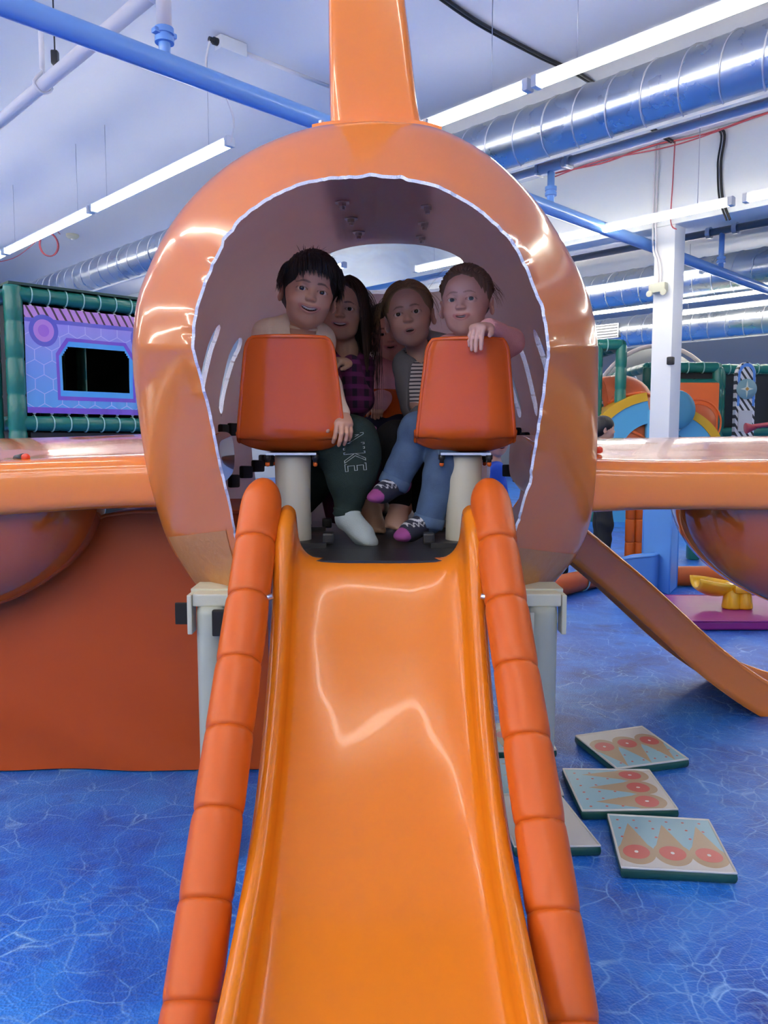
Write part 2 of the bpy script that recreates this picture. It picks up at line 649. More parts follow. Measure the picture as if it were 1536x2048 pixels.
zd = 3.95
d1 = touv(F(1200, 225, zd))
duct(-8.7, d1[0] + 3.2, d1[1], zd, 0.25, 'large round silver duct reflecting orange and blue beside the tail fin')
d2 = touv(F(200, 545, 3.75))
duct(d2[0] - 4.5, UMAX - .2, d2[1], 3.75, 0.24, 'round silver duct running off above the green tower')
d3 = touv(F(1230, 580, 3.80))
duct(-8.7, d3[0] + 5, d3[1], 3.80, 0.31, 'first round duct behind the white column')
d4 = touv(F(1230, 656, 3.2))
v4 = min(d4[1], VMAX - 2.2)
d4 = touv(F(1230, 656, 3.35))
duct(-8.7, 14, min(d4[1], VMAX - 1.5), 3.25, 0.30, 'furthest round duct low behind the white column', slat=True)
tg = P(1240, 659, 19.0)
for (px, py, d_) in ((1240, 659, 0),):
    q = UV(d4[0], min(d4[1], VMAX - 1.5) - 0.31, 3.25)
    o = thing('duct_grille', 'grey grille on the far duct left of the column', 'grille', q)
    MB().box(q, (0.55, 0.05, 0.3), np.array([U, V, ZUP]), .01).build('frame', STEEL, o, False)
    for i in range(5):
        MB().box(q - V * 0.03 + ZUP * (-.11 + .055 * i), (0.5, 0.02, 0.02), np.array([U, V, ZUP])).build('slat', mat('dark_grille', (.2, .21, .22), .5), o, False)

# ------------------------------------------------------------------ pipes
zp = 3.35
pA = F(330, 128, zp); pB = F(1536, 580, zp)
uA, vA = touv(pA); uB, vB = touv(pB)
bp_ = thing('sprinkler_pipe', 'long glossy blue pipe crossing under the ceiling', 'pipe', UV(uA, 3, zp))
dirp = (pB - pA) / np.linalg.norm(pB - pA)
MB().tube([pA - dirp * 3.5, pA + dirp * 12.5], 0.066, 20).build('main_pipe', BLUEPIPE, bp_, True, 40)


def drop(p, top, name='drop'):
    m = MB().tube([p, [p[0], p[1], top]], 0.036, 14)
    m.build('drop_pipe', BLUEPIPE, bp_)
    MB().lathe([p[0], p[1], p[2] + 0.12], (0, 0, 1), [(0, .04), (.0, .058), (.03, .058), (.03, .046), (.05, .046), (.05, .058), (.085, .058), (.085, .04)], 16).build('coupling', BLUEPIPE, bp_, True, 40)


tA = 0.0
drop(pA, zp + 0.22)
pm = F(1088, 420, zp)
tt = np.dot(pm - pA, dirp)
drop(pA + dirp * tt, 3.73)
pm2 = F(1438, 545, zp)
tt2 = np.dot(pm2 - pA, dirp)
drop(pA + dirp * tt2, 3.9)
MB().box(pA + [0, 0, .175], (.15, .05, .03), frame(dirp), .008).build('clamp_bolt', BLUEPIPE, bp_, False)

wp = thing('white_pipe', 'sloping white pipe above the hanging strip light', 'pipe', UV(0, 0, CEIL - .3))
top = pA + np.array([0, 0, 0.48])
MB().tube([pA + [0, 0, .2], top], 0.046, 16).build('riser', WHITEPIPE, wp)
q0 = top + np.array([0, 0, -0.02])
g0 = F(150, 130, q0[2]); g1 = F(0, 250, q0[2])
dw = U
MB().tube([q0 - dw * 0.1 - V * 0.0, q0 + dw * 9], 0.05, 16).build('main_pipe', WHITEPIPE, wp)
MB().lathe(q0 - dw * .12, dw, [(0, .07), (.24, .07)], 16).build('tee_fitting', WHITEPIPE, wp, True, 40)
hq = q0 + dw * 1.9
MB().tube(catmull([hq + [0, 0, CEIL - hq[2]], hq + [0, 0, .12], hq + V * .07 + [0, 0, .0], hq - [0, 0, .06], hq - V * .07, hq + [0, 0, .1]], 18), 0.012, 8).build('pipe_hanger', WHITEPIPE, wp)
MB().tube([hq + [0, 0, CEIL - hq[2]], hq + [0, 0, .12]], 0.022, 8).build('hanger_rod', WHITEPIPE, wp)
h2 = hq + U * -.25
MB().tube([h2 + [0, 0, CEIL - h2[2]], h2 + [0, 0, .05]], 0.006, 6).build('hanger_rod', BLACK, wp)
MB().box(h2 + [0, 0, .12], (.05, .05, .1), None, .01).build('clamp', BLACK, wp, False)

# pinkish-white pipe below the big duct with its hanger drop
wq = pA + dirp * tt + np.array([0, 0, 0.40])
w2 = thing('white_pipe', 'pale pipe running below the large silver duct', 'pipe', wq)
MB().tube([wq + U * 2.5, wq - U * 9], 0.042, 14).build('main_pipe', WHITEPIPE, w2)
MB().lathe(wq + U * .14, -U, [(0, .06), (.28, .06)], 14).build('tee_fitting', WHITEPIPE, w2, True, 40)
for s in (.14, -.2, -2.1, -3.2):
    MB().box(wq + U * s, (.04, .13, .13), np.array([U, V, ZUP]), .02).build('clamp', STEEL, w2, False)
for s in (-2.15, -3.2):
    MB().tube([wq + U * s, wq + U * s + ZUP * (CEIL - wq[2])], 0.008, 6).build('hanger_rod', WHITEPIPE, w2)
wq3 = pA + dirp * tt2 + np.array([0, 0, 0.55])
w3 = thing('dark_pipe', 'dark grey pipe behind the column above the blue drop pipe', 'pipe', wq3)
MB().tube([wq3 + U * 3.5, wq3 - U * 6], 0.05, 14).build('main_pipe', mat('dark_pipe_paint', (.12, .13, .15), .35), w3)
for s in (.18, -.18):
    MB().lathe(wq3 + U * s, U, [(-.03, .075), (.03, .075)], 14).build('coupling', STEEL, w3, True, 40)

# ceiling box, cables
cbx = F(462, 95, CEIL - .06)
jb = thing('junction_box', 'white junction box on the ceiling with a black plug', 'junction box', cbx)
MB().box(cbx, (.26, .10, .11), np.array([V, U, ZUP]), .008).build('housing', WHITE, jb, False)
MB().lathe(cbx - V * .13, -V, [(0, .03), (.04, .03), (.04, .022), (.08, .02)], 12).build('plug', BLACK, jb, True, 40)
MB().tube([cbx + V * .1, F(700, 190, CEIL - .03)], 0.018, 8).build('conduit', WHITEPIPE, jb)
e = UV(ua - .02, vl, zl)
MB().tube(catmull([cbx - V * .2, cbx - V * .24 - ZUP * .25, (cbx - V * .16 + e) / 2, e + ZUP * .18 + V * .02, e + U * .02], 30), 0.009, 6).build('power_cord', WHITEPIPE, jb)

bc = thing('black_cable', 'thick black cable sagging across the ceiling and down the beam', 'cable', F(900, 0, CEIL - .02))
kpts = [F(860, -25, CEIL - .02), F(960, 45, CEIL - .025), F(1080, 110, CEIL - .02), F(1180, 160, CEIL - .02), F(1290, 245, CEIL - .02), F(1370, 290, CEIL - .03)]
kend = UV(cu - 0.62, cv - 0.01, CEIL - .05)
kpts += [kend, kend - ZUP * .35, kend - ZUP * .7 - U * .03, kend - ZUP * .95 - U * .12]
MB().tube(catmull(kpts, 70), 0.014, 6).build('cable_sheath', BLACK, bc)
MB().tube(catmull(np.array(kpts) + U * .035, 70), 0.010, 6).build('cable_sheath', BLACK, bc)
rc = thing('red_cable', 'thin red cable strung along the top of the ceiling beam', 'cable', UV(cu, cv - .03, CEIL - .04))
MB().tube(catmull([UV(u_, cv - 0.02, CEIL - .03 - .02 * math.sin(u_ * 5)) for u_ in np.linspace(-4, 6, 30)], 80), 0.010, 5).build('cable_sheath', REDCABLE, rc)
MB().tube(catmull([UV(u_, cv - 0.03, CEIL - .05 - .03 * math.sin(u_ * 3 + 1)) for u_ in np.linspace(-4, 6, 30)], 80), 0.008, 5).build('cable_sheath', REDCABLE, rc)
vq = UV(cu - .1, cv - .02, CEIL - .04)
MB().tube(catmull([vq, vq - ZUP * .4 + U * .01, vq - ZUP * .85 + U * .02, vq - ZUP * .95 + U * -.05], 16), 0.007, 5).build('cable_end', REDCABLE, rc)
rl = thing('cable_coil', 'coiled red cable hanging from the ceiling beside a white detector', 'cable', F(98, 490, CEIL - .3))
cc = F(98, 490, CEIL - .35)
fr = frame(cc - np.array([0, 0, EYE]))
aa = np.linspace(0, 2 * math.pi * 4, 90)
MB().tube([cc + fr[1] * .13 * (1 + .06 * math.sin(q * 1.3)) * math.cos(q) + fr[2] * .17 * (1 + .05 * math.cos(q * .9)) * math.sin(q) + fr[0] * .02 * math.sin(q * .6) for q in aa], .010, 5).build('coil', REDCABLE, rl)
MB().tube(catmull([F(-40, 530, CEIL - .05), F(30, 515, CEIL - .05), cc + ZUP * .2, F(120, 468, CEIL - .03)], 20), .008, 5).build('lead', REDCABLE, rl)
sm = F(145, 473, CEIL - .03)
sd = thing('smoke_detector', 'small white ceiling detector next to the red coil', 'detector', sm)
MB().lathe(sm + ZUP * .03, (0, 0, -1), [(0, .10), (.03, .10), (.06, .07), (.07, .03)], 20).build('housing', CREAM, sd)
MB().lathe(sm - ZUP * .035, (0, 0, -1), [(0, .03), (.02, .02)], 12).build('sensor', WHITE, sd)
# ================================================================== AEROPLANE PLAY STRUCTURE
plane = thing('toy_airplane', 'big glossy orange fibreglass airplane climbing frame with an open tail', 'play structure', (-0.04, 2.8, 0))
YI, YO, YN, YT = 1.80, 2.12, 3.20, 4.35
OUTPX = [[(405, 1166), (388, 1150), (346, 1085), (322, 1020), (300, 930), (285, 830), (277, 760), (274, 702)],
         [(274, 702), (283, 615), (305, 550), (345, 470), (400, 400), (470, 340), (550, 297), (640, 268), (745, 258)],
         [(745, 258), (850, 266), (930, 298), (1000, 348), (1065, 415), (1115, 490), (1155, 565), (1178, 635), (1188, 702)],
         [(1188, 702), (1188, 800), (1187, 900), (1181, 1000), (1168, 1062), (1140, 1116), (1096, 1166)]]
INPX = [[(492, 1175), (480, 1120), (467, 1060), (455, 1000), (440, 940), (428, 880), (415, 820), (403, 770), (392, 730), (383, 695)],
        [(383, 695), (387, 640), (400, 590), (425, 525), (455, 470), (500, 420), (560, 383), (640, 357), (745, 350)],
        [(745, 350), (840, 361), (915, 390), (975, 430), (1030, 490), (1065, 560), (1090, 630), (1100, 697)],
        [(1100, 697), (1092, 770), (1080, 850), (1065, 940), (1045, 1020), (1030, 1070), (1020, 1120), (1008, 1175)]]
SEG = [60, 80, 80, 60]


def under(y):
    """the lower tail is undercut: it runs forward below the side crease"""
    return 0.20 * min(1.0, max(0.0, (y - 702) / 460.0))


def curve_of(lists, Y):
    out = []
    for k, l in enumerate(lists):
        c = resample(catmull(l, 120), SEG[k] + 1)
        out.append(c if k == 3 else c[:-1])
    c = np.concatenate(out)
    return np.array([[P(x, y, Y + under(y))[0], P(x, y, Y + under(y))[2]] for x, y in c]), np.array([under(y) for x, y in c])


OUTC, OFFO = curve_of(OUTPX, YO)
INC, OFFI = curve_of(INPX, YI)
NA = len(OUTC)
CEN = np.array([-0.04, 1.22])
LY = np.array([1.80, 1.87, 1.94, 1.99, 2.03, 2.07, 2.12])
LL = np.array([0, 0.32, 0.63, 0.83, 0.935, 0.985, 1.0])


def shell(a, Y, inset=0.0, jit=0.0):
    """a: 0..NA-1 round the body (left bottom, over the top, right bottom); Y along it"""
    a = np.asarray(a, dtype=float)
    Y = np.asarray(Y, dtype=float)
    ia = np.arange(NA)
    o = np.stack([np.interp(a, ia, OUTC[:, k]) for k in (0, 1)], -1)
    i = np.stack([np.interp(a, ia, INC[:, k]) for k in (0, 1)], -1)
    l = np.interp(Y, LY, LL)[..., None]
    p = i * (1 - l) + o * l
    t = np.clip((Y - YN) / (YT - YN), 0, 1)
    s = np.clip(1 - t ** 1.55, 0, 1) ** (1 / 1.55)
    nc = np.array([CEN[0] + .03, 1.12])
    p = np.where((Y > YN)[..., None], nc + (p - nc) * s[..., None], p)
    d = CEN - p
    p = p + d / (np.linalg.norm(d, axis=-1)[..., None] + 1e-9) * inset
    off = np.interp(a, ia, OFFO) * l[..., 0] + np.interp(a, ia, OFFI) * (1 - l[..., 0])
    fade = np.interp(Y, [2.12, 2.75], [1.0, 0.0])
    return np.stack([p[..., 0], Y + off * fade, p[..., 1]], -1)


def cap_sdf(p, a, b, r):
    ab = b - a
    t = np.clip(((p - a) @ ab) / (ab @ ab), 0, 1)
    return np.linalg.norm(p - (a + t[..., None] * ab), axis=-1) - r


def hole_sdf(pts):
    """distance to the nearest cut-out, metres"""
    X, Y, Z = pts[..., 0], pts[..., 1], pts[..., 2]
    yz = np.stack([Y, Z], -1)
    d = np.full(X.shape, 9.0)
    for y0 in (2.50, 2.90, 3.27):
        q = cap_sdf(yz, np.array([y0 - .12, 1.22]), np.array([y0 + .02, 1.46]), 0.040)
        d = np.minimum(d, np.where(X < -.1, q, 9))
    for y0 in (2.70, 3.02, 3.36):
        q = cap_sdf(yz, np.array([y0 - .12, 1.20]), np.array([y0 + .02, 1.42]), 0.034)
        d = np.minimum(d, np.where(X > .1, q, 9))
    # side doors
    for s in (-1, 1):
        q = np.maximum(np.abs(Y - 3.42) - .16, np.abs(Z - .97) - .17)
        yd = 3.70 if s < 0 else 3.47
        q2 = np.hypot(np.maximum(np.abs(Y - yd) - .14, 0), np.maximum(np.abs(Z - .96) - .12, 0)) - .05
        d = np.minimum(d, np.where(X * s > .1, q2, 9))
    # windscreen
    depth = Y * CP - (Z - EYE) * SP
    wx = 768 + FPX * X / depth
    wy = 1024 - FPX * (Y * SP + (Z - EYE) * CP) / depth
    xs, ys = (wx - 783) / 150, (wy - 531) / 52
    bow = 0.30 * xs ** 2                       # upper edge arches, lower edge is nearly straight
    ys = np.where(ys < 0, ys / (1 - np.clip(bow, 0, .8)), ys / .95)
    rr = (np.abs(xs) ** 3.2 + np.abs(ys) ** 3.2) ** (1 / 3.2)
    d = np.minimum(d, np.where((Z > 1.35) & (Y > 2.9), (rr - 1) * 0.12, 9))
    return d


AA = np.linspace(0, NA - 1, 460)
YY = np.concatenate([np.linspace(1.80, 2.12, 18)[:-1], np.linspace(2.12, 3.7, 110)[:-1], np.linspace(3.7, YT, 26)])
A2, Y2 = np.meshgrid(AA, YY)
A2 = A2.copy(); Y2 = Y2.copy()
# rough saw-cut edge at the tail opening
rough = np.interp(AA, np.linspace(0, NA - 1, 150), RNG.normal(0, 0.0035, 150)) + np.interp(AA, np.linspace(0, NA - 1, 24), RNG.normal(0, 0.004, 24))
Y2[0] += rough
# pull vertices near a cut-out onto its outline
da, dy = AA[1] - AA[0], 0.0145
for it in range(3):
    h = hole_sdf(shell(A2, Y2))
    ga = (hole_sdf(shell(np.clip(A2 + .05, 0, NA - 1), Y2)) - hole_sdf(shell(np.clip(A2 - .05, 0, NA - 1), Y2))) / .1
    gy = (hole_sdf(shell(A2, Y2 + .001)) - hole_sdf(shell(A2, Y2 - .001))) / .002
    g2 = ga ** 2 + gy ** 2 + 1e-6
    near = (np.abs(h) < 0.0075) & (np.arange(len(YY))[:, None] > 2)
    A2 = np.where(near, np.clip(A2 - np.clip(h * ga / g2, -.45 * da, .45 * da), 0, NA - 1), A2)
    Y2 = np.where(near, Y2 - np.clip(h * gy / g2, -.45 * dy, .45 * dy), Y2)
OUTER = shell(A2, Y2, 0)
INNER = shell(A2, Y2, np.interp(Y2, [1.8, 1.9], [0.007, 0.016])[..., None])
# hand-laid fibreglass is uneven inside
hh = hole_sdf(OUTER)
nY, nA = hh.shape
keep = np.zeros((nY - 1, nA - 1), bool)
hc = hole_sdf((OUTER[:-1, :-1] + OUTER[1:, :-1] + OUTER[:-1, 1:] + OUTER[1:, 1:]) / 4)
keep = hc > 0
idx = np.arange(nY * nA).reshape(nY, nA)
fo = np.stack([idx[:-1, :-1], idx[:-1, 1:], idx[1:, 1:], idx[1:, :-1]], -1)[keep]


def compact(v, f):
    u, inv = np.unique(f.ravel(), return_inverse=True)
    return v[u], inv.reshape(f.shape)


vv, ff = compact(OUTER.reshape(-1, 3), fo)
o = add('fuselage_shell', vv, ff, ORANGE_SHELL, plane)
recalc(o)
vv, ff = compact(INNER.reshape(-1, 3), fo)
o = add('inner_lining', vv, ff[:, ::-1], LINER, plane)
o['label'] = 'white raw fibreglass inside of the airplane body'
# edges joining the two skins: tail rim and the cut-outs
ed = {}
for q in fo:
    for i in range(4):
        e_ = (int(q[i]), int(q[(i + 1) % 4]))
        k_ = (min(e_), max(e_))
        ed[k_] = ed.get(k_, 0) + 1
rim_v, rim_f, rim_m = [], [], []
Of, If = OUTER.reshape(-1, 3), INNER.reshape(-1, 3)
tail_f, hole_f = [], []
tv, hv = [], []
for (a_, b_), c_ in ed.items():
    if c_ != 1:
        continue
    tail = a_ < nA and b_ < nA
    vs_, fs_ = (tv, tail_f) if tail else (hv, hole_f)
    n0 = len(vs_)
    vs_ += [Of[a_], Of[b_], If[b_], If[a_]]
    fs_.append((n0, n0 + 1, n0 + 2, n0 + 3))
add('cut_rim', tv, tail_f, CUTEDGE, plane, False)['label'] = 'rough white sawn edge round the tail opening'
add('cutout_edge', hv, hole_f, CUTEDGE, plane, False)
# belly plate and ribbed black walkway
MB().box((-0.035, 3.15, 0.705), (0.76, 1.6, 0.014)).build('belly_plate', ORANGE, plane, False)
ZF = 0.795
MB().box((-0.02, 2.04, ZF - .022), (0.44, 0.36, 0.04)).box((-0.02, 2.93, ZF - .02), (0.84, 1.5, 0.04)).build('deck', BLACK, plane, False)
RUB = mat('ribbed_black_rubber', (0.016, 0.016, 0.017), 0.30)
ntr = RUB.node_tree
tcr = ntr.nodes.new('ShaderNodeTexCoord')
wv = ntr.nodes.new('ShaderNodeTexWave')
wv.inputs['Scale'].default_value = 60
wv.bands_direction = 'Y'
ntr.links.new(tcr.outputs['Object'], wv.inputs['Vector'])
bpr = ntr.nodes.new('ShaderNodeBump')
bpr.inputs['Strength'].default_value = 0.5
bpr.inputs['Distance'].default_value = 0.002
ntr.links.new(wv.outputs['Fac'], bpr.inputs['Height'])
ntr.links.new(bpr.outputs['Normal'], ntr.nodes['Principled BSDF'].inputs['Normal'])
MB().box((-0.02, 2.0, ZF + .003), (0.44, 0.32, 0.006)).box((-0.02, 2.9, ZF + .003), (0.84, 1.48, 0.006)).build('walkway_mat', RUB, plane, False)

# windscreen pane
GLASS, ntg, bg = nodes_of('clear_acrylic')
ntg.nodes.remove(bg)
tr = ntg.nodes.new('ShaderNodeBsdfTransparent')
tr.inputs[0].default_value = (0.90, 0.95, 0.98, 1)
gl = ntg.nodes.new('ShaderNodeBsdfGlossy')
gl.inputs['Roughness'].default_value = 0.06
df = ntg.nodes.new('ShaderNodeBsdfDiffuse')
df.inputs[0].default_value = (0.9, 0.95, 1, 1)
mx1 = ntg.nodes.new('ShaderNodeMixShader')
mx1.inputs[0].default_value = 0.10
mx2 = ntg.nodes.new('ShaderNodeMixShader')
tcg = ntg.nodes.new('ShaderNodeTexCoord')
ng = ntg.nodes.new('ShaderNodeTexNoise')
ng.inputs['Scale'].default_value = 7
ng.inputs['Detail'].default_value = 6
ng.inputs['Distortion'].default_value = 1.5
mpg = ntg.nodes.new('ShaderNodeMapRange')
mpg.inputs[1].default_value = 0.35
mpg.inputs[2].default_value = 0.8
mpg.inputs[3].default_value = 0.02
mpg.inputs[4].default_value = 0.14
ntg.links.new(tcg.outputs['Object'], ng.inputs['Vector'])
ntg.links.new(ng.outputs['Fac'], mpg.inputs[0])
ntg.links.new(mpg.outputs[0], mx2.inputs[0])
ntg.links.new(tr.outputs[0], mx1.inputs[1])
ntg.links.new(gl.outputs[0], mx1.inputs[2])
ntg.links.new(mx1.outputs[0], mx2.inputs[1])
ntg.links.new(df.outputs[0], mx2.inputs[2])
ntg.links.new(mx2.outputs[0], ntg.nodes['Material Output'].inputs[0])
wsub = (hc < .02) & ((OUTER[:-1, :-1, 2]) > 1.4) & (np.abs(OUTER[:-1, :-1, 0] - .035) < .40) & (OUTER[:-1, :-1, 1] > 2.95)
fw = np.stack([idx[:-1, :-1], idx[:-1, 1:], idx[1:, 1:], idx[1:, :-1]], -1)[wsub]
vv, ff = compact(shell(A2, Y2, 0.006).reshape(-1, 3), fw)
add('windscreen', vv, ff, GLASS, plane)['label'] = 'scratched clear plastic windscreen'

# bolts through the cabin roof under the fin
ia = 140
for sx, axs in ((-1, (683, 700, 716)), (1, (857, 850, 845))):
    for px, yb in zip(axs, (2.66, 2.86, 3.05)):
        x = (px - 768) / FPX * yb * .97
        ai = np.argmin(np.abs(shell(AA, np.full_like(AA, yb), .016)[:, 0] - x) + (shell(AA, np.full_like(AA, yb), .016)[:, 2] < 1.4) * 9)
        q = shell(AA[ai], yb, .018)
        MB().lathe(q, (0, 0, -1), [(0, .026), (.003, .026), (.003, .014), (.014, .014), (.014, .009), (.024, .009)], 6).build('roof_bolt', STEEL, plane, False)

# ------------------------------------------------------------------ tail fin
fin_prof = []
Yf = 2.17
for (yy_, xl, xr) in ((270, 652, 866), (262, 654, 860), (252, 656, 852), (235, 657, 845), (200, 656, 838), (150, 655, 832), (80, 654, 824), (0, 653, 814), (-120, 655, 802), (-330, 662, 785)):
    a_, b_ = P(xl, yy_, Yf), P(xr, yy_, Yf)
    fin_prof.append((a_[0], b_[0], a_[2]))
G = []
nseg = 96
zmin_fin = OUTC[:, 1].max() - .012
for (xl, xr, z) in fin_prof:
    z = max(z, zmin_fin)
    w_ = (xr - xl) / 2
    c_ = (xl + xr) / 2
    back = 3.16 - (z - 1.8) * 0.15
    hy = (back - Yf) / 2
    row = []
    for k in range(nseg):
        t = 2 * math.pi * k / nseg
        n = 16.0
        ct, st = math.cos(t), math.sin(t)
        row.append([c_ + w_ * math.copysign(abs(ct) ** (2 / n), ct), Yf + hy + hy * math.copysign(abs(st) ** (2 / n), st), z])
    G.append(row)
mb = MB().grid(G, False, True)
mb.f.append(list(range((len(G) - 1) * nseg, len(G) * nseg)))
fin = mb.build('tail_fin', ORANGE, plane)
# saddle flange of the fin
G = []
for k in range(41):
    xx = P(626 + (882 - 626) * k / 40, 262, 2.13)[0]
    zz = np.interp(xx, OUTC[70:210, 0], OUTC[70:210, 1])
    G.append([[xx, 2.10, zz + .001], [xx, 2.10, zz + .020], [xx, 3.18, zz + .020], [xx, 3.18, zz + .001]])
MB().grid(G, False, True).build('fin_flange', ORANGE, fin, True, 40)
for px, py in ((643, 262), (851, 259)):
    q = P(px, py, 2.2)
    MB().lathe(q - [0, 0, .01], (.0, 0, 1), [(0, .013), (.01, .013), (.01, .008), (.035, .008)], 6).build('flange_bolt', STEEL, fin, False)

# ------------------------------------------------------------------ wings
def wing(side):
    # loft of aerofoil sections outward from the body
    secs = []
    if side < 0:
        xs_px = [(300, 908, 1018), (200, 912, 1021), (100, 916, 1027), (0, 921, 1034), (-200, 928, 1045), (-420, 934, 1056)]
    else:
        xs_px = [(1186, 917, 1028), (1300, 920, 1023), (1420, 920, 1023), (1536, 919, 1024), (1740, 918, 1027), (1960, 917, 1032)]
    Yn = 2.17
    G = []
    first = True
    for (px, yt, ybm) in xs_px:
        a_, b_ = P(px, yt, Yn), P(px, ybm, Yn)
        x = a_[0]
        zt, zb = a_[2], b_[2]
        zc, h = (zt + zb) / 2, (zt - zb) / 2
        chord = 0.78
        row = []
        # near edge: rounded blunt; top rises gently then falls to the far edge
        prof = [(0.055, -1.0), (0.02, -.93), (0.0, -.70), (-.004, 0), (0.0, .55), (0.015, .86), (0.04, .98), (0.10, 1.10), (0.25, 1.42), (0.42, 1.72), (0.60, 1.88), (0.72, 1.72), (0.77, 1.2), (0.78, 0.6), (0.76, 0.1), (0.70, -.2), (0.5, -.6), (0.28, -.88), (.15, -.98)]
        for (dy_, dz_) in prof:
            row.append([x * (Yn + dy_ * .6) / Yn if False else x, Yn + dy_, zc + h * dz_])
        G.append(row)
    G = np.array(G)
    # bring the root inside the body
    root = G[0].copy()
    root[:, 0] = -0.55 if side < 0 else 0.46
    G = np.concatenate([[root], G])
    fine = np.stack([np.stack([catmull(np.concatenate([G[:, j], G[-1:, j]])[:len(G)], 40)[i] for j in range(G.shape[1])]) for i in range(40)])
    fine = np.stack([np.concatenate([catmull(np.concatenate([r, r[:1]]), 96)[:-1]]) for r in fine])
    m = MB().grid(fine, False, True)
    n1 = fine.shape[1]
    m.f.append(list(range(n1)))
    m.f.append(list(range((len(fine) - 1) * n1, len(fine) * n1)))
    return m.build('wing', ORANGE, plane), Yn


for s in (-1, 1):
    wobj, Yn = wing(s)
    # little black and red capped bolt standing on the wing
    q = P(42, 916, 2.24) if s < 0 else P(1184, 902, 2.3)
    d_ = np.array([-s * -1.0, -.5, .15]) if s < 0 else np.array([1., -.3, .15])
    d_ = d_ / np.linalg.norm(d_)
    if s < 0:
        d_ = -d_ * np.array([1, -1, -1])
    MB().lathe(q, d_, [(-.02, .011), (.01, .012), (.012, .010)], 12).build('bolt_cap', BLACK, wobj)
    MB().lathe(q + d_ * .012, d_, [(0, .010), (.012, .010), (.018, .006)], 12).build('bolt_tip', mat('red_plastic', (.7, .08, .04), .4), wobj)

# ------------------------------------------------------------------ engine pods under the wings
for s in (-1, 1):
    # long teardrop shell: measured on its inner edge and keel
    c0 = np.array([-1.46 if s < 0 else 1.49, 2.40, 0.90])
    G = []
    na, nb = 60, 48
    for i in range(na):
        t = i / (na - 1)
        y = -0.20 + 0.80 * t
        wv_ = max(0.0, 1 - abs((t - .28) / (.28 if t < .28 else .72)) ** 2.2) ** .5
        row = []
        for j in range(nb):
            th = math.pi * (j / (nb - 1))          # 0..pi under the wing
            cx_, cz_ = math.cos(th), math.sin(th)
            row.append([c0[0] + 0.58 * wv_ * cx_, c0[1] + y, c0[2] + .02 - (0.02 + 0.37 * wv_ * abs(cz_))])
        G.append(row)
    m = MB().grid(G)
    o = m.build('engine_pod', mat('shaded_orange_fibreglass', (0.46, 0.095, 0.012), 0.10, coat=0.9), plane)  # the pods' shade is put into this darker orange base colour
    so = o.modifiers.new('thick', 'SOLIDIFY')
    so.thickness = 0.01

# ------------------------------------------------------------------ hook tape straps on the cabin walls
def strap(name, pts, size=(0.085, 0.04, 0.006)):
    for (px, py, Y, tilt) in pts:
        q = P(px, py, Y)
        d_ = np.array([math.cos(tilt), .25, math.sin(tilt)])
        MB().box(q, (size[0] * 1, size[2], size[1]), frame(d_, (0, 1, 0))[[0, 2, 1]] if False else np.array([d_ / np.linalg.norm(d_), np.cross([0, 0, 1], d_) / np.linalg.norm(np.cross([0, 0, 1], d_)), [0, 0, 1]]), .004).build(name, BLACKFOAM, plane, False)


def wall_pt(px, py, side):
    """where the ray meets the inner lining"""
    d = ray(px, py)
    best = None
    for Y in np.linspace(1.9, 4.0, 240):
        p = P(px, py, Y)
        c = shell(AA, np.full_like(AA, Y), .018)
        k_ = np.argmin(np.abs(c[:, 2] - p[2]) + (c[:, 0] * side < 0) * 9)
        if (p[0] - c[k_, 0]) * side > 0:
            return p
    return P(px, py, 3.0)


for side, lst in ((-1, [(437, 862), (457, 859), (458, 962), (483, 944), (507, 932), (524, 921)]), (1, [(1043, 868), (1060, 878), (1027, 941), (1045, 952)])):
    for px, py in lst:
        q = wall_pt(px, py, side)
        q2 = wall_pt(px + 6, py, side)
        d_ = (q2 - q) / np.linalg.norm(q2 - q)
        s_ = np.cross([0, 0, 1], d_)
        s_ /= np.linalg.norm(s_)
        MB().box(q - np.array([side * .02, 0, 0]), (0.12, 0.02, 0.052), np.array([d_, s_, np.cross(d_, s_)]), .008).build('hook_strap', BLACKFOAM, plane, True, 30)

# ------------------------------------------------------------------ brown packing tape on the lower tail
TAPE = mat('brown_packing_tape', (0.50, 0.22, 0.07), 0.3, bump=.3, bscale=30)
for c0_, c1_ in ((0, 24), (nA - 18, nA - 1)):
    ft = np.stack([idx[:-1, :-1], idx[:-1, 1:], idx[1:, 1:], idx[1:, :-1]], -1)[1:11, c0_:c1_].reshape(-1, 4)
    vv, ff = compact(shell(A2, Y2, -.0025).reshape(-1, 3), ft)
    recalc(add('packing_tape', vv, ff, TAPE, plane))

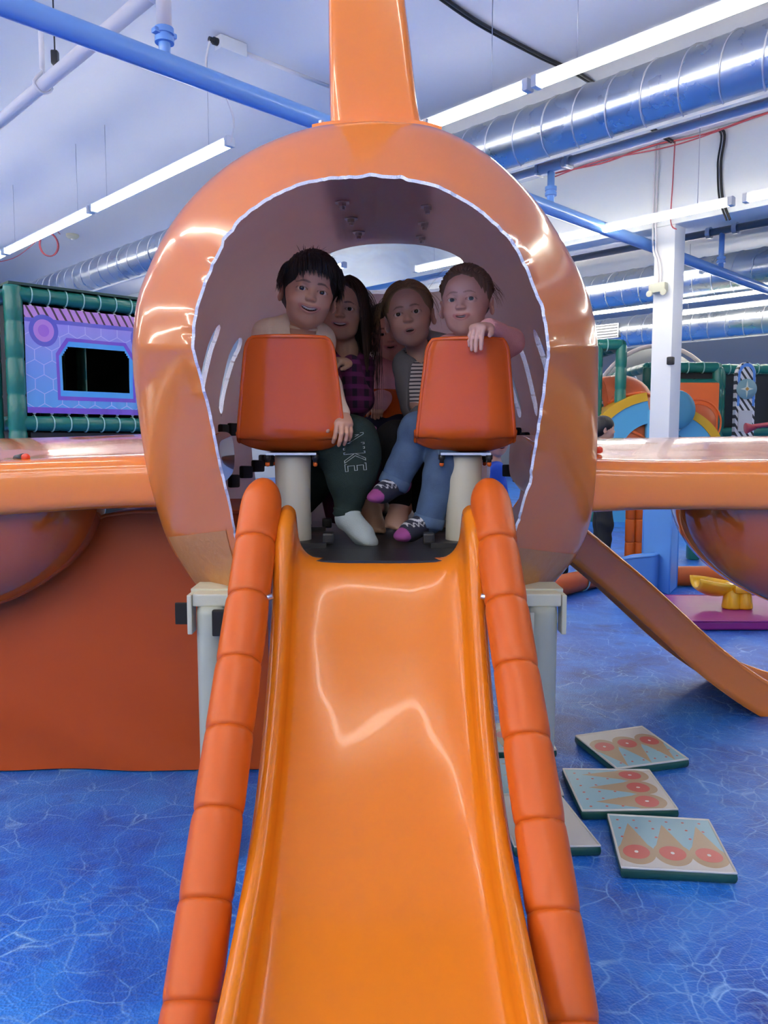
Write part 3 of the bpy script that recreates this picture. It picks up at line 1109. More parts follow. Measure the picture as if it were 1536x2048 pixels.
# ------------------------------------------------------------------ support posts
for s, (pxl, pxr, ptop) in ((-1, (395, 457, 1212)), (1, (1052, 1112, 1205))):
    xc = P((pxl + pxr) / 2, ptop, 2.0)[0]
    zt = 0.665
    p = thing('support_post', ['grey padded post under the tail with two black hook tapes', 'grey padded post under the tail with a hexagonal bolt'][s > 0], 'post', (xc, 2.0, 0), 'padded posts under the tail')
    MB().lathe((xc, 2.0, 0), (0, 0, 1), [(0, .040), (.01, .042), (.3, .0395), (.6, .041), (zt - .02, .041), (zt, .038)], 28).build('padding', GREYPAD, p)
    MB().box((xc + .015 * -s, 2.04, zt + .016), (.12, .14, .032), None, .004).build('top_bracket', CREAM, p, False)
    MB().box((xc - .01 * -s, 2.07, .701 - .004), (.10, .1, .008)).build('top_plate', CREAM, p, False)
    MB().box((xc + s * .052, 1.99, zt - .02), (.012, .05, .10), None, .003).build('side_plate', CREAM, p, False)
    if s < 0:
        MB().box((xc - .072, 1.975, zt - .018), (.035, .01, .055), None, .003).build('hook_tape', BLACKFOAM, p, False)
        MB().box((xc + .030, 1.945, zt - .035), (.040, .02, .065), None, .004).build('hook_tape', BLACKFOAM, p, False)
    else:
        MB().box((xc - .045, 1.945, zt - .045), (.035, .006, .07)).build('bolt_plate', CREAM, p, False)
        MB().lathe((xc - .046, 1.942, zt - .04), (0, -1, 0), [(0, .013), (.003, .013), (.003, .009), (.012, .009), (.012, .005), (.018, .005)], 6).build('bolt', STEEL, p, False)

# ------------------------------------------------------------------ main slide
slide = thing('slide', 'glossy orange chute slide coming out of the airplane tail', 'slide', (-0.005, 1.2, 0))
bed = [(1.885, .797), (1.845, .796), (1.815, .785), (1.785, .752), (1.745, .690), (1.690, .605), (1.62, .515), (1.53, .425), (1.42, .348), (1.29, .288), (1.13, .243), (.95, .208), (.78, .185), (.62, .172)]
bedc = resample(catmull(bed, 160), 90)
T = np.gradient(bedc, axis=0)
T /= np.linalg.norm(T, axis=1)[:, None]
N2 = np.stack([T[:, 1], -T[:, 0]], 1)      # normal in (Y,z), toward rider
N2 = np.where((N2[:, 1] < 0)[:, None], -N2, N2)
s_len = np.concatenate([[0], np.cumsum(np.linalg.norm(np.diff(bedc, axis=0), axis=1))])
G = []
for i in range(len(bedc)):
    y, z = bedc[i]
    n = N2[i]
    s = s_len[i]
    # near the top the side walls rise into rounded ears
    hgt = 0.062
    hw = 0.232
    topf = max(0.0, 1 - max(0, s - .03) / .16)
    lean = 0.0
    if s < .19:
        k_ = min(1, s / .19)
        hgt = .062 + .085 * (1 - k_) ** 1.2
        if s < 0.03:
            hgt *= max(0.02, (s / 0.03)) ** .5
        n = np.array([n[0] * k_ ** .5, 0])
        n[1] = math.sqrt(max(0, 1 - n[0] ** 2))
    cx = -0.012 + .010 * (1.9 - y)
    sec = [(-hw + .012, -.022), (-hw, -.01), (-hw - .001, hgt - .030), (-hw + .001, hgt - .012), (-hw + .009, hgt), (-hw + .022, hgt + .004), (-hw + .034, hgt - .003), (-hw + .040, hgt - .018),
           (-hw + .045, hgt * .45), (-hw + .058, hgt * .18 + .004), (-hw + .085, .006), (-hw + .13, .001), (-.05, 0)]
    if s < .03:
        sec = [(a_ if a_ < -.19 else a_, b_) for a_, b_ in sec]
    sec = sec + [(-a_, b_) for a_, b_ in sec[::-1]]
    G.append([[cx + a_, y + n[0] * b_, z + n[1] * b_] for a_, b_ in sec])
G = np.array(G)
G = np.stack([catmull(r, 110) for r in G])
m = MB().grid(G)
so_ = m.build('chute', ORANGE_SLIDE, slide)
md = so_.modifiers.new('thick', 'SOLIDIFY')
md.thickness = 0.007
md.offset = -1
# leg of the run-out
MB().box((0, .75, .085), (.36, .12, .17), None, .02).build('foot_block', ORANGE_VINYL, slide, True, 30)

# ------------------------------------------------------------------ padded side rails of the slide
def rail(s):
    if s < 0:
        A_, B_ = P(526, 985, 1.86), P(398, 1900, 1.215)
        lab = 'padded orange tube rail along the slide on the post with black tapes side'
    else:
        A_, B_ = P(978, 985, 1.86), P(1118, 1900, 1.215)
        lab = 'padded orange tube rail along the slide on the stepping mats side'
    d_ = (B_ - A_)
    full = B_ + d_ * ((B_[2] - .07) / (A_[2] - B_[2]))
    Ltot = np.linalg.norm(full - A_)
    t_ = thing('slide_rail', lab, 'padded rail', (A_[0], 1.3, 0), 'padded tubes beside the slide')
    dd = (full - A_) / Ltot
    nseg = 9
    cuts = [0]
    while cuts[-1] < Ltot - .06:
        cuts.append(cuts[-1] + .142 + .012 * random.random())
    cuts[-1] = Ltot
    core = MB().tube([A_, full], 0.024, 12)
    core.build('steel_core', STEEL, t_)
    h_ = np.cross(dd, [1, 0, 0]); h_ /= np.linalg.norm(h_)
    for k in range(len(cuts) - 1):
        a_, b_ = cuts[k], cuts[k + 1]
        n = 18
        rows = []
        ph = random.random() * 6
        for i in range(n + 1):
            u_ = i / n
            r = .0455 * (1 - .07 * (abs(2 * u_ - 1) ** 9))
            if k == 0:
                r = .0455 * math.sqrt(max(0.0, 1 - max(0, (.45 - u_) / .45) ** 2.2)) + .001
                if i == n:
                    r = .0428
            cp = A_ + dd * (a_ + (b_ - a_) * u_ - (0.0 if k else .035 * (1 - u_)))
            edge = abs(2 * u_ - 1) ** 5 if k else (u_ ** 9)
            row = []
            for j in range(32):
                th = 2 * math.pi * j / 32
                wr = 1 + .022 * edge * math.sin(th * 9 + ph) + .012 * edge * math.sin(th * 17 + ph * 2) + .006 * math.sin(th * 2 + ph + u_ * 2)
                row.append(cp + r * wr * (math.cos(th) * np.array([1, 0, 0]) + math.sin(th) * h_))
            rows.append(row)
        m = MB().grid(rows, False, True)
        m.f.append(list(range(32))[::-1])
        m.f.append(list(range(n * 32, n * 32 + 32)))
        m.build('padded_sleeve', ORANGE_VINYL, t_)
    for (px, py) in (((452, 1252), (328, 1985)) if s < 0 else ((1045, 1228), (1174, 1962))):
        d0 = ray(px, py)
        # foot of the knob on the tube
        yy = np.linspace(.9, 1.9, 400)
        q = min((P(px, py, y_) for y_ in yy), key=lambda p_: np.linalg.norm(np.cross(p_ - A_, dd)))
        MB().lathe(q - np.array([s * .02, 0, 0]), (s, 0, 0), [(-.02, .016), (.012, .016), (.018, .013), (.02, .006)], 18).build('end_knob', ORANGE_VINYL, t_)
    for yk in (1.66,):
        q = A_ + dd * ((A_[1] - yk) / -dd[1])
        MB().tube([q - np.array([s * .02, 0, 0]), q - np.array([s * .052, 0, -.01])], .006, 8).build('fixing_bolt', STEEL, t_)
    return t_


rail(-1)
rail(1)

# ------------------------------------------------------------------ side slide to the right
ss = thing('side_slide', 'orange slide running down from the side door of the airplane', 'slide', (1.1, 3.2, 0))
YS = 3.05
top_px = [(1090, 1000), (1150, 1040), (1185, 1066), (1240, 1112), (1300, 1163), (1360, 1218), (1420, 1274), (1470, 1316), (1536, 1362), (1600, 1395), (1700, 1425), (1800, 1440)]
rim = np.array([P(x, y, YS) for x, y in top_px])
rimc = resample(catmull(rim, 120), 60)
G = []
for i, p in enumerate(rimc):
    t2 = rimc[min(i + 1, 59)] - rimc[max(i - 1, 0)]
    t2 /= np.linalg.norm(t2)
    n = np.array([-t2[2], 0, t2[0]])
    hgt = .135
    sec = [(0, -hgt), (0.0, -.03), (-.002, -.012), (.008, -.002), (.022, 0), (.034, -.008), (.038, -.03), (.045, -.07), (.07, -.095), (.12, -.10), (.24, -.10)]
    W_ = .48
    sec = sec + [(W_ - a_, b_) for a_, b_ in sec[::-1]]
    G.append([p + np.array([0, a_, 0]) + n * b_ for a_, b_ in sec])
m = MB().grid(np.stack([catmull(r, 70) for r in G]))
o = m.build('chute', ORANGE, ss)
md = o.modifiers.new('thick', 'SOLIDIFY')
md.thickness = .006
MB().box((rimc[50][0], YS + .24, rimc[50][2] / 2 - .06), (.2, .3, max(.04, rimc[50][2] - .12)), None, .02).build('foot_block', ORANGE_VINYL, ss, True, 30)

# ------------------------------------------------------------------ big orange foam wedge on the left
Yw = 2.53
pw = thing('foam_wedge', 'tall deep orange vinyl foam wedge under the wing', 'foam block', (-0.9, 2.8, 0))
top_l = P(178, 1030, Yw)
outl = [(-1.9, .01), (-1.9, .04), (top_l[0] - .02, .80), (top_l[0] + .05, .838), (top_l[0] + .15, .85), (-.385, .85), (-.37, .83), (-.37, .01)]
xs_ = np.linspace(-1.9, -.37, 70)
topz = np.interp(xs_, [o_[0] for o_ in outl[1:7]], [o_[1] for o_ in outl[1:7]])
G = []
for xi, zt in zip(xs_, topz):
    row = []
    for q in np.linspace(0, 1, 34):
        z_ = .006 + (zt - .006) * q
        # cover sags into shallow folds towards the floor
        fold = .010 * math.sin((xi * 1.2 + z_ * 2.3) * 9) * max(0, 1 - z_ / .45) ** 1.5 + .004 * math.sin(xi * 17 + z_ * 9)
        bulge = -.018 * math.sin(math.pi * min(1, max(0, q)))
        row.append([xi, Yw + bulge + fold * .8, z_])
    row.append([xi, Yw + .03, zt + .008])
    row.append([xi, Yw + .5, zt + .008])
    row.append([xi, Yw + .53, zt - .02])
    row.append([xi, Yw + .53, .006])
    G.append(row)
m = MB().grid(G, False, True)
m.f.append(list(range(len(G[0]))))
m.f.append(list(range((len(G) - 1) * len(G[0]), len(G) * len(G[0]))))
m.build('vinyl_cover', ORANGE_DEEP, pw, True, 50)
add('cover_seam', *[None] * 0) if False else None
MB().tube([[x_, Yw - .012, z_ + .004] for x_, z_ in zip(xs_, topz)], .006, 6).build('piping', ORANGE_VINYL, pw)
# ================================================================== SEATS IN THE CABIN
def seat(px0, px1, pyt, pyb, Y, yaw, label, post=True):
    """moulded shell seat seen from behind: back top px row pyt, back foot px row pyb"""
    xc = (P(px0, pyb, Y)[0] + P(px1, pyb, Y)[0]) / 2
    wid = (P(px1, pyb, Y)[0] - P(px0, pyb, Y)[0])
    zt, zb = P(px0, pyt, Y)[2], P(px0, pyb, Y)[2]
    t = thing('shell_seat', label, 'seat', (xc, Y, ZF + .006), 'orange moulded seats in the airplane')
    H = zt - zb
    # side profile, local: forward = +y, up = z ; from back top down round the bend to the seat lip
    prof = catmull([(-.035, H), (-.030, H - .015), (-.018, H * .72), (-.006, H * .42), (.004, H * .18), (.028, .025), (.075, .0), (.15, .006), (.215, .016), (.235, .004)], 50)
    half = []
    G = []
    s = np.linspace(0, 1, len(prof))
    for i, (y, z) in enumerate(prof):
        if z > .03 and y < .06:
            f = (z / H)
            hw = wid / 2 * (1.0 - .235 * max(0, f) ** 1.15) * (1 - .10 * max(0, (.16 - f) / .16) ** 2)
            if f > .86:
                hw *= math.sqrt(max(0.0, 1 - ((f - .86) / .14 * .60) ** 3))
        else:
            hw = wid / 2 * (1 - .10 * max(0, (y - .1) / .13) ** 2)
        row = []
        n = 33
        for j in range(n):
            u = -1 + 2 * j / (n - 1)
            e = abs(u) ** 4
            # rim curls: back wings forward, seat edges up
            wrap = .028 * abs(u) ** 3
            if z > .03 and y < .06:
                yy, zz = y + wrap * 1.2, z
                if abs(u) > .93:
                    yy -= .006 * (abs(u) - .93) / .07
            else:
                yy, zz = y, z + wrap * .9
                if y < .06:
                    yy += wrap * .5
            row.append([hw * u, yy, zz])
        G.append(row)
    G = np.array(G)
    # rolled top edge
    top = G[0].copy(); top[:, 1] += .012; top[:, 2] -= .006
    top[:, 0] *= .985
    G = np.concatenate([[top], G])
    c, s_ = math.cos(yaw), math.sin(yaw)
    G2 = G.copy()
    G2[..., 0] = xc + G[..., 0] * c - G[..., 1] * s_
    G2[..., 1] = Y + G[..., 0] * s_ + G[..., 1] * c
    G2[..., 2] = zb + G[..., 2]
    m = MB().grid(G2)
    o = m.build('seat_shell', ORANGE_SEAT, t)
    md = o.modifiers.new('thick', 'SOLIDIFY')
    md.thickness = .007
    md.offset = 0
    sub = o.modifiers.new('smooth', 'SUBSURF')
    sub.levels = sub.render_levels = 1

    def loc(x, y, z):
        return np.array([xc + x * c - y * s_, Y + x * s_ + y * c, zb + z])
    # bead round the back rim
    ed = [G2[i, 0] for i in range(38, 0, -1)] + [G2[1, j] for j in range(0, 33, 2)] + [G2[i, -1] for i in range(1, 39)]
    MB().tube(resample(np.array(ed), 90), .0055, 8).build('rim_bead', ORANGE_SEAT, o)
    R = np.array([[c, s_, 0], [-s_, c, 0], [0, 0, 1]])
    MB().box(loc(0, .10, -.008), (.13, .16, .006), R).build('mounting_plate', STEEL, t, False)
    hp = zb - .012 - (ZF + .006)
    MB().lathe(loc(0, .09, -.012), (0, 0, -1), [(0, .047), (.008, .0485), (hp * .5, .0465), (hp - .01, .0485), (hp, .047)], 28).build('padded_column', BEIGE, t)
    MB().box(loc(0, .09, -.012 - hp + .006), (.18, .18, .012), R).build('foot_plate', BLACK, t, False)
    for sx in (-1, 1):
        MB().lathe(loc(sx * .062, .035, -.010), (0, 0, -1), [(0, .009), (.012, .009), (.014, .006), (.022, .006)], 10).build('knob', BLACK, t)
        MB().lathe(loc(sx * .062, .035, -.030), (0, 0, -1), [(0, .006), (.008, .006), (.011, .003)], 10).build('knob_tip', ORANGE_VINYL, t)
        MB().box(loc(sx * .095, .03, -.012 - hp + .022), (.03, .04, .03), R, .006).build('foot_cover', BLACK, t, False)
    return t


seat(472, 690, 676, 902, 2.06, 0.05, 'orange moulded seat the black haired boy leans over')
seat(832, 1034, 680, 902, 2.06, -0.03, 'orange moulded seat a toddler rests her hand on')
seat(500, 682, 735, 905, 2.44, 0.10, 'orange seat hidden behind the boy, where the girl in purple sits')
seat(845, 1015, 735, 905, 2.44, -0.05, 'orange seat of the girl in the grey cardigan')
seat(690, 815, 782, 898, 2.92, 0.0, 'orange seat in the cabin front with a pink sleeve hanging over it')
# ================================================================== PEOPLE (smooth distance-field modelling)
BIG = 1e3


def smin(a, b, k):
    if k <= 0:
        return np.minimum(a, b)
    h = np.maximum(k - np.abs(a - b), 0) / k
    return np.minimum(a, b) - h * h * k * 0.25


def smax(a, b, k):
    return -smin(-a, -b, k)


def e_el(p, c, r, R=None):
    q = p - np.asarray(c, dtype=np.float32)
    if R is not None:
        q = q @ np.asarray(R, dtype=np.float32).T
    r = np.asarray(r, dtype=np.float32)
    k0 = np.sqrt(((q / r) ** 2).sum(-1))
    k1 = np.sqrt(((q / (r * r)) ** 2).sum(-1)) + 1e-9
    return k0 * (k0 - 1) / k1


def e_cap(p, a, b, ra, rb):
    a = np.asarray(a, dtype=np.float32)
    b = np.asarray(b, dtype=np.float32)
    ab = b - a
    t = np.clip(((p - a) @ ab) / (ab @ ab + 1e-12), 0, 1)
    d = p - a - t[..., None] * ab
    return np.sqrt((d * d).sum(-1)) - (ra + (rb - ra) * t)


class Prim:
    def __init__(s, fn, c, R, op='u', k=0.01):
        s.fn, s.c, s.R, s.op, s.k = fn, np.asarray(c, dtype=np.float32), float(R), op, k


def cap(a, b, ra, rb=None, k=0.012, op='u'):
    rb = ra if rb is None else rb
    a = np.asarray(a, float); b = np.asarray(b, float)
    return Prim(lambda p: e_cap(p, a, b, ra, rb), (a + b) / 2, np.linalg.norm(b - a) / 2 + max(ra, rb), op, k)


def ell(c, r, R=None, k=0.012, op='u'):
    return Prim(lambda p: e_el(p, c, r, R), c, max(r), op, k)


def chain(pts, rad, k=0.012, op='u'):
    return [cap(pts[i], pts[i + 1], rad[i], rad[i + 1], k, op) for i in range(len(pts) - 1)]


def surface(prims, res, warp=None, pad=0.02):
    lo = np.min([q.c - q.R for q in prims if q.op == 'u'], axis=0) - pad
    hi = np.max([q.c + q.R for q in prims if q.op == 'u'], axis=0) + pad
    B = 12
    nb = np.ceil((hi - lo) / (res * B)).astype(int)
    ax = [lo[i] + (np.arange(nb[i]) + .5) * res * B for i in range(3)]
    bc = np.stack(np.meshgrid(*ax, indexing='ij'), -1).astype(np.float32)
    rad = res * B * 0.5 * math.sqrt(3) + res * 2

    def ev(p, sel=None):
        d = np.full(p.shape[:-1], BIG, dtype=np.float32)
        for q in prims:
            e = q.fn(p)
            if q.op == 'u':
                d = smin(d, e, q.k)
            else:
                d = smax(d, -e, q.k)
        return d
    dc = ev(bc)
    act = np.argwhere(np.abs(dc) < rad * 1.7 + .012)
    n = nb * B + 1
    g = np.where(np.repeat(np.repeat(np.repeat(dc, B, 0), B, 1), B, 2) < 0, -1, 1).astype(np.float32)
    g = np.pad(g, ((0, 1), (0, 1), (0, 1)), mode='edge')
    off = np.stack(np.meshgrid(*[np.arange(B + 1)] * 3, indexing='ij'), -1)
    for s in range(0, len(act), 160):
        a = act[s:s + 160]
        ijk = a[:, None, None, None, :] * B + off[None]
        p = (lo + ijk * res).astype(np.float32)
        ctr = bc[a[:, 0], a[:, 1], a[:, 2]]
        d = np.full(p.shape[:-1], BIG, dtype=np.float32)
        for q in prims:
            nearb = np.linalg.norm(ctr - q.c, axis=1) < q.R + rad + q.k + .03
            if not nearb.any():
                continue
            e = q.fn(p[nearb])
            if q.op == 'u':
                d[nearb] = smin(d[nearb], e, q.k)
            else:
                d[nearb] = smax(d[nearb], -e, q.k)
        if warp is not None:
            d = d + warp(p)
        d = np.where(d > 100, 1, d)
        g[ijk[..., 0], ijk[..., 1], ijk[..., 2]] = d
    g[0] = g[-1] = 1; g[:, 0] = g[:, -1] = 1; g[:, :, 0] = g[:, :, -1] = 1
    # naive surface nets
    m = g < 0
    c8 = [m[i:m.shape[0] - 1 + i, j:m.shape[1] - 1 + j, k:m.shape[2] - 1 + k] for i in (0, 1) for j in (0, 1) for k in (0, 1)]
    anyb = c8[0] | c8[1] | c8[2] | c8[3] | c8[4] | c8[5] | c8[6] | c8[7]
    allb = c8[0] & c8[1] & c8[2] & c8[3] & c8[4] & c8[5] & c8[6] & c8[7]
    cells = np.argwhere(anyb & ~allb)
    vid = np.full(tuple(x - 1 for x in g.shape), -1, dtype=np.int32)
    vid[cells[:, 0], cells[:, 1], cells[:, 2]] = np.arange(len(cells))
    cor = [(i, j, k) for i in (0, 1) for j in (0, 1) for k in (0, 1)]
    val = np.stack([g[cells[:, 0] + i, cells[:, 1] + j, cells[:, 2] + k] for i, j, k in cor], 1)
    acc = np.zeros((len(cells), 3)); cnt = np.zeros(len(cells))
    for x in range(8):
        for y in range(x + 1, 8):
            if sum(abs(cor[x][t] - cor[y][t]) for t in range(3)) != 1:
                continue
            va, vb_ = val[:, x], val[:, y]
            cr = (va < 0) != (vb_ < 0)
            t = np.where(cr, va / np.where(cr, va - vb_, 1), 0)
            pa, pb = np.array(cor[x]), np.array(cor[y])
            acc += cr[:, None] * (pa + t[:, None] * (pb - pa))
            cnt += cr
    V_ = lo + (cells + acc / cnt[:, None]) * res
    faces = []
    for axs in range(3):
        o1, o2 = (axs + 1) % 3, (axs + 2) % 3
        sl0 = [slice(None)] * 3; sl1 = [slice(None)] * 3
        sl0[axs] = slice(0, -1); sl1[axs] = slice(1, None)
        e = np.argwhere(m[tuple(sl0)] != m[tuple(sl1)])
        e = e[(e[:, o1] > 0) & (e[:, o2] > 0)]
        inn = m[e[:, 0], e[:, 1], e[:, 2]]
        d1 = np.zeros(3, int); d1[o1] = 1
        d2 = np.zeros(3, int); d2[o2] = 1
        gv = lambda z: vid[z[:, 0], z[:, 1], z[:, 2]]
        q = np.stack([gv(e - d1 - d2), gv(e - d2), gv(e), gv(e - d1)], 1)
        q[~inn] = q[~inn][:, ::-1]
        faces.append(q)
    F_ = np.concatenate(faces)
    F_ = F_[(F_ >= 0).all(1)]
    return V_, F_


def wrinkle(amp, f=40.0, ph=0.0, dirv=(0.3, 0.2, 1.0)):
    dv = np.array(dirv, dtype=np.float32)

    def w_(p):
        a = p @ dv * f + ph
        b_ = np.sin(p[..., 0] * f * .7 + ph * 2) * 1.3 + np.sin(p[..., 1] * f * .6 + ph) * 1.1
        return amp * (np.sin(a + b_) + .5 * np.sin(1.9 * a - b_ * 1.7 + 1.3)) * (0.55 + .45 * np.sin(p[..., 2] * 23 + p[..., 0] * 19 + ph))
    return w_


def rot(yaw, pitch, roll):
    """head turn: yaw to picture right, pitch down, roll clockwise as seen from the front (degrees)"""
    y, p, r = [math.radians(a) for a in (yaw, pitch, roll)]
    Rz = np.array([[math.cos(y), -math.sin(y), 0], [math.sin(y), math.cos(y), 0], [0, 0, 1]])
    Rx = np.array([[1, 0, 0], [0, math.cos(p), -math.sin(p)], [0, math.sin(p), math.cos(p)]])
    Ry = np.array([[math.cos(r), 0, math.sin(r)], [0, 1, 0], [-math.sin(r), 0, math.cos(r)]])
    return Ry @ Rz @ Rx


class Head:
    EX, EY, EZ, ER = 0.0275, -0.0600, 0.0, 0.0125

    def __init__(s, o, yaw=0, pitch=0, roll=0, scale=1.0, mouth='smile', brow=1.0, eye_open=1.0):
        s.o = np.asarray(o, float)
        s.R = rot(yaw, pitch, roll)
        s.s = scale
        s.mouth, s.eo = mouth, eye_open
        if mouth == 'smile':
            s.mw, s.mz, s.curve, s.gap = .0260, -.0500, .0090, .0044
        elif mouth == 'grin':
            s.mw, s.mz, s.curve, s.gap = .0225, -.0500, .0060, .0046
        elif mouth == 'oh':
            s.mw, s.mz, s.curve, s.gap = .0130, -.0525, -.0005, .0048
        else:
            s.mw, s.mz, s.curve, s.gap = .0195, -.0490, .0050, .0030

    def world(s, q):
        return s.o + (np.asarray(q, float) * s.s) @ s.R.T

    def local(s, p):
        return ((p - s.o.astype(np.float32)) @ s.R.astype(np.float32)) / s.s

    def lip(s, side):
        """points along a lip: side +1 upper, -1 lower"""
        xs = np.linspace(-1, 1, 9)
        pts = []
        for x in xs:
            X = x * s.mw
            z = s.mz + s.curve * (abs(x) ** 1.8)
            op = s.gap * (1 - x * x) ** .6
            if side > 0:
                z += op * .8 + (.0022 * (1 - abs(x)) if abs(x) > .1 else .0014)
            else:
                z -= op * 1.1 + .0022 * (1 - abs(x))
            pts.append((X, -.0775 + 11 * X * X + (.0005 if side > 0 else .0018), z))
        return pts

    def sdf(s, p):
        q = s.local(p)
        qa = q.copy()
        qa[..., 0] = np.abs(q[..., 0])
        d = e_el(q, (0, .012, .030), (.0710, .0850, .0730))
        d = smin(d, e_el(q, (0, -.016, -.024), (.0560, .0600, .0630)), .030)
        d = smin(d, e_el(q, (0, -.040, -.073), (.026, .028, .022)), .026)
        d = smin(d, e_el(qa, (.032, -.046, -.032), (.022, .022, .021)), .020)
        d = smin(d, e_el(qa, (.030, -.020, -.060), (.018, .028, .018)), .022)
        d = smin(d, e_el(q, (0, -.058, .034), (.036, .018, .020)), .020)
        d = smin(d, e_el(q, (0, -.064, -.050), (.020, .014, .016)), .014)
        # orbits
        d = smax(d, -e_el(qa, (s.EX, -.083, .001), (.0165, .0130, .0105)), .010)
        # nose
        d = smin(d, e_cap(q, (0, -.070, .003), (0, -.0830, -.0215), .0046, .0072), .010)
        d = smin(d, e_el(qa, (.0080, -.0790, -.0240), (.0062, .0075, .0056)), .005)
        d = smax(d, -e_el(qa, (.0046, -.0835, -.0292), (.0026, .0030, .0022)), .0015)
        # eyelids with a slit
        d = smin(d, np.sqrt(((qa - np.array([s.EX, s.EY, s.EZ], dtype=np.float32)) ** 2).sum(-1)) - (s.ER + .0019), .004)
        d = smax(d, -e_el(qa, (s.EX + .0004, s.EY - .0145, s.EZ - .0008), (.0142, .0088, .0051 * s.eo)), .0012)
        # ears
        a = math.radians(28)
        Re = np.array([[math.cos(a), math.sin(a), 0], [-math.sin(a), math.cos(a), 0], [0, 0, 1]])
        d = smin(d, e_el(qa, (.0735, .012, -.012), (.0065, .0165, .0260), Re), .006)
        d = smax(d, -e_el(qa, (.0800, .0055, -.009), (.0055, .0095, .0150), Re), .004)
        # lips and mouth opening, only worked out near the mouth
        nm = (np.abs(q[..., 0]) < .036) & (q[..., 1] < -.045) & (np.abs(q[..., 2] - s.mz) < .026)
        if nm.any():
            qm, dm = q[nm], d[nm]
            up, lo = s.lip(1), s.lip(-1)
            for pts, r0 in ((up, .0030), (lo, .0039)):
                for i in range(8):
                    ra = .0012 + (r0 - .0012) * (1 - abs(i / 4 - 1) ** 2)
                    rb = .0012 + (r0 - .0012) * (1 - abs((i + 1) / 4 - 1) ** 2)
                    dm = smin(dm, e_cap(qm, pts[i], pts[i + 1], ra, rb), .0045 if s.mouth != 'oh' else .003)
            for i in range(1, 7):
                a_ = (np.array(up[i]) + np.array(lo[i])) / 2 + [0, -.001, 0]
                b_ = (np.array(up[i + 1]) + np.array(lo[i + 1])) / 2 + [0, -.001, 0]
                ga = s.gap * (1 - abs(i / 4 - 1) ** 2) ** .6
                gb = s.gap * (1 - abs((i + 1) / 4 - 1) ** 2) ** .6
                for dep in (-.004, .001, .006, .012):
                    dm = smax(dm, -e_cap(qm, a_ + [0, dep, 0], b_ + [0, dep, 0], ga, gb), .001)
            d[nm] = dm
        return (d * s.s).astype(np.float32)

    def prim(s):
        return Prim(s.sdf, s.o, .135 * s.s, 'u', .012)

    def colour(s, V_, base, lipc, browc, browt=1.0):
        q = s.local(V_.astype(np.float32))
        c = np.tile(np.asarray(base, float), (len(V_), 1))
        inhead = np.linalg.norm(q, axis=1) < .14
        # natural flush of cheeks, nose tip and ears
        for (cx, cy_, cz, r, am) in ((.038, -.055, -.030, .026, .30), (-.038, -.055, -.030, .026, .30), (0, -.09, -.026, .014, .22), (.078, .01, -.01, .025, .3), (-.078, .01, -.01, .025, .3)):
            g = np.exp(-((q - np.array([cx, cy_, cz])) ** 2).sum(1) / r ** 2) * am
            c = c * (1 - g[:, None]) + g[:, None] * np.asarray(base) * np.array([1.02, .68, .64])
        dl = np.full(len(V_), 1.0)
        for pts, r0 in ((s.lip(1), .0030), (s.lip(-1), .0040)):
            for i in range(8):
                dl = np.minimum(dl, e_cap(q, pts[i], pts[i + 1], r0 * .9, r0 * .9))
        g = np.clip(1.35 - dl / .0024, 0, 1) * (q[:, 1] < -.06) * .85
        c = c * (1 - g[:, None]) + g[:, None] * np.asarray(lipc)
        # inside of the mouth
        sx = q[:, 0]
        surf = -.0775 + 11 * sx * sx
        inm = (np.abs(sx) < s.mw) & (np.abs(q[:, 2] - (s.mz + s.curve * (np.abs(sx) / s.mw) ** 1.8)) < s.gap * 1.3 + .001) & (q[:, 1] > surf + .0035) & (q[:, 1] < -.02)
        c[inm] = (0.10, 0.018, 0.016)
        # eyebrows
        ax_ = np.abs(q[:, 0])
        zb = np.interp(ax_, [.010, .020, .030, .043], [.0178, .0200, .0202, .0145])
        th = np.interp(ax_, [.009, .013, .028, .044], [.0006, .0026, .0022, .0004]) * browt
        g = np.clip(1.5 - np.abs(q[:, 2] - zb) / (th + 1e-5), 0, 1) * (ax_ > .0085) * (ax_ < .045) * (q[:, 1] < -.03) * inhead
        g *= .8
        c = c * (1 - g[:, None]) + g[:, None] * np.asarray(browc)
        # lash line
        rx, rz = (ax_ - s.EX) / .0146, (q[:, 2] - s.EZ + .0006) / (.0060 * s.eo)
        rr = np.sqrt(rx ** 2 + rz ** 2)
        g = np.clip(1 - np.abs(rr - .97) / .14, 0, 1) * (rz > -.25) * (q[:, 1] < -.05) * inhead * .85
        c = c * (1 - g[:, None]) + g[:, None] * np.asarray(browc) * .5
        return c

    def eyes(s, parent, iris=(.05, .022, .010), look=(0, 0)):
        for sx in (-1, 1):
            c = np.array([sx * s.EX, s.EY, s.EZ])
            n, m_ = 22, 28
            vs, cs, fs = [], [], []
            # sphere with its pole along the gaze
            gz = np.array([look[0] - sx * .03, -1, look[1]], float); gz /= np.linalg.norm(gz)
            fr_ = frame(gz)
            for i in range(n + 1):
                th = math.pi * (i / n) ** 1.5 * .62
                for j in range(m_):
                    ph = 2 * math.pi * j / m_
                    v = fr_[0] * math.cos(th) + math.sin(th) * (fr_[1] * math.cos(ph) + fr_[2] * math.sin(ph))
                    bulge = 1 + .035 * max(0, math.cos(th) - .86) / .14
                    vs.append(s.world(c + v * s.ER * bulge))
                    a = math.sin(th) * s.ER
                    if th < 1.2 and a < .0030:
                        cs.append((.004, .003, .003))
                    elif th < 1.2 and a < .0067:
                        f = 1.0 if a < .0059 else .35
                        cs.append(tuple(x * f for x in iris))
                    else:
                        cs.append((.60, .56, .54))
            for i in range(n):
                for j in range(m_):
                    fs.append((i * m_ + j, (i + 1) * m_ + j, (i + 1) * m_ + (j + 1) % m_, i * m_ + (j + 1) % m_))
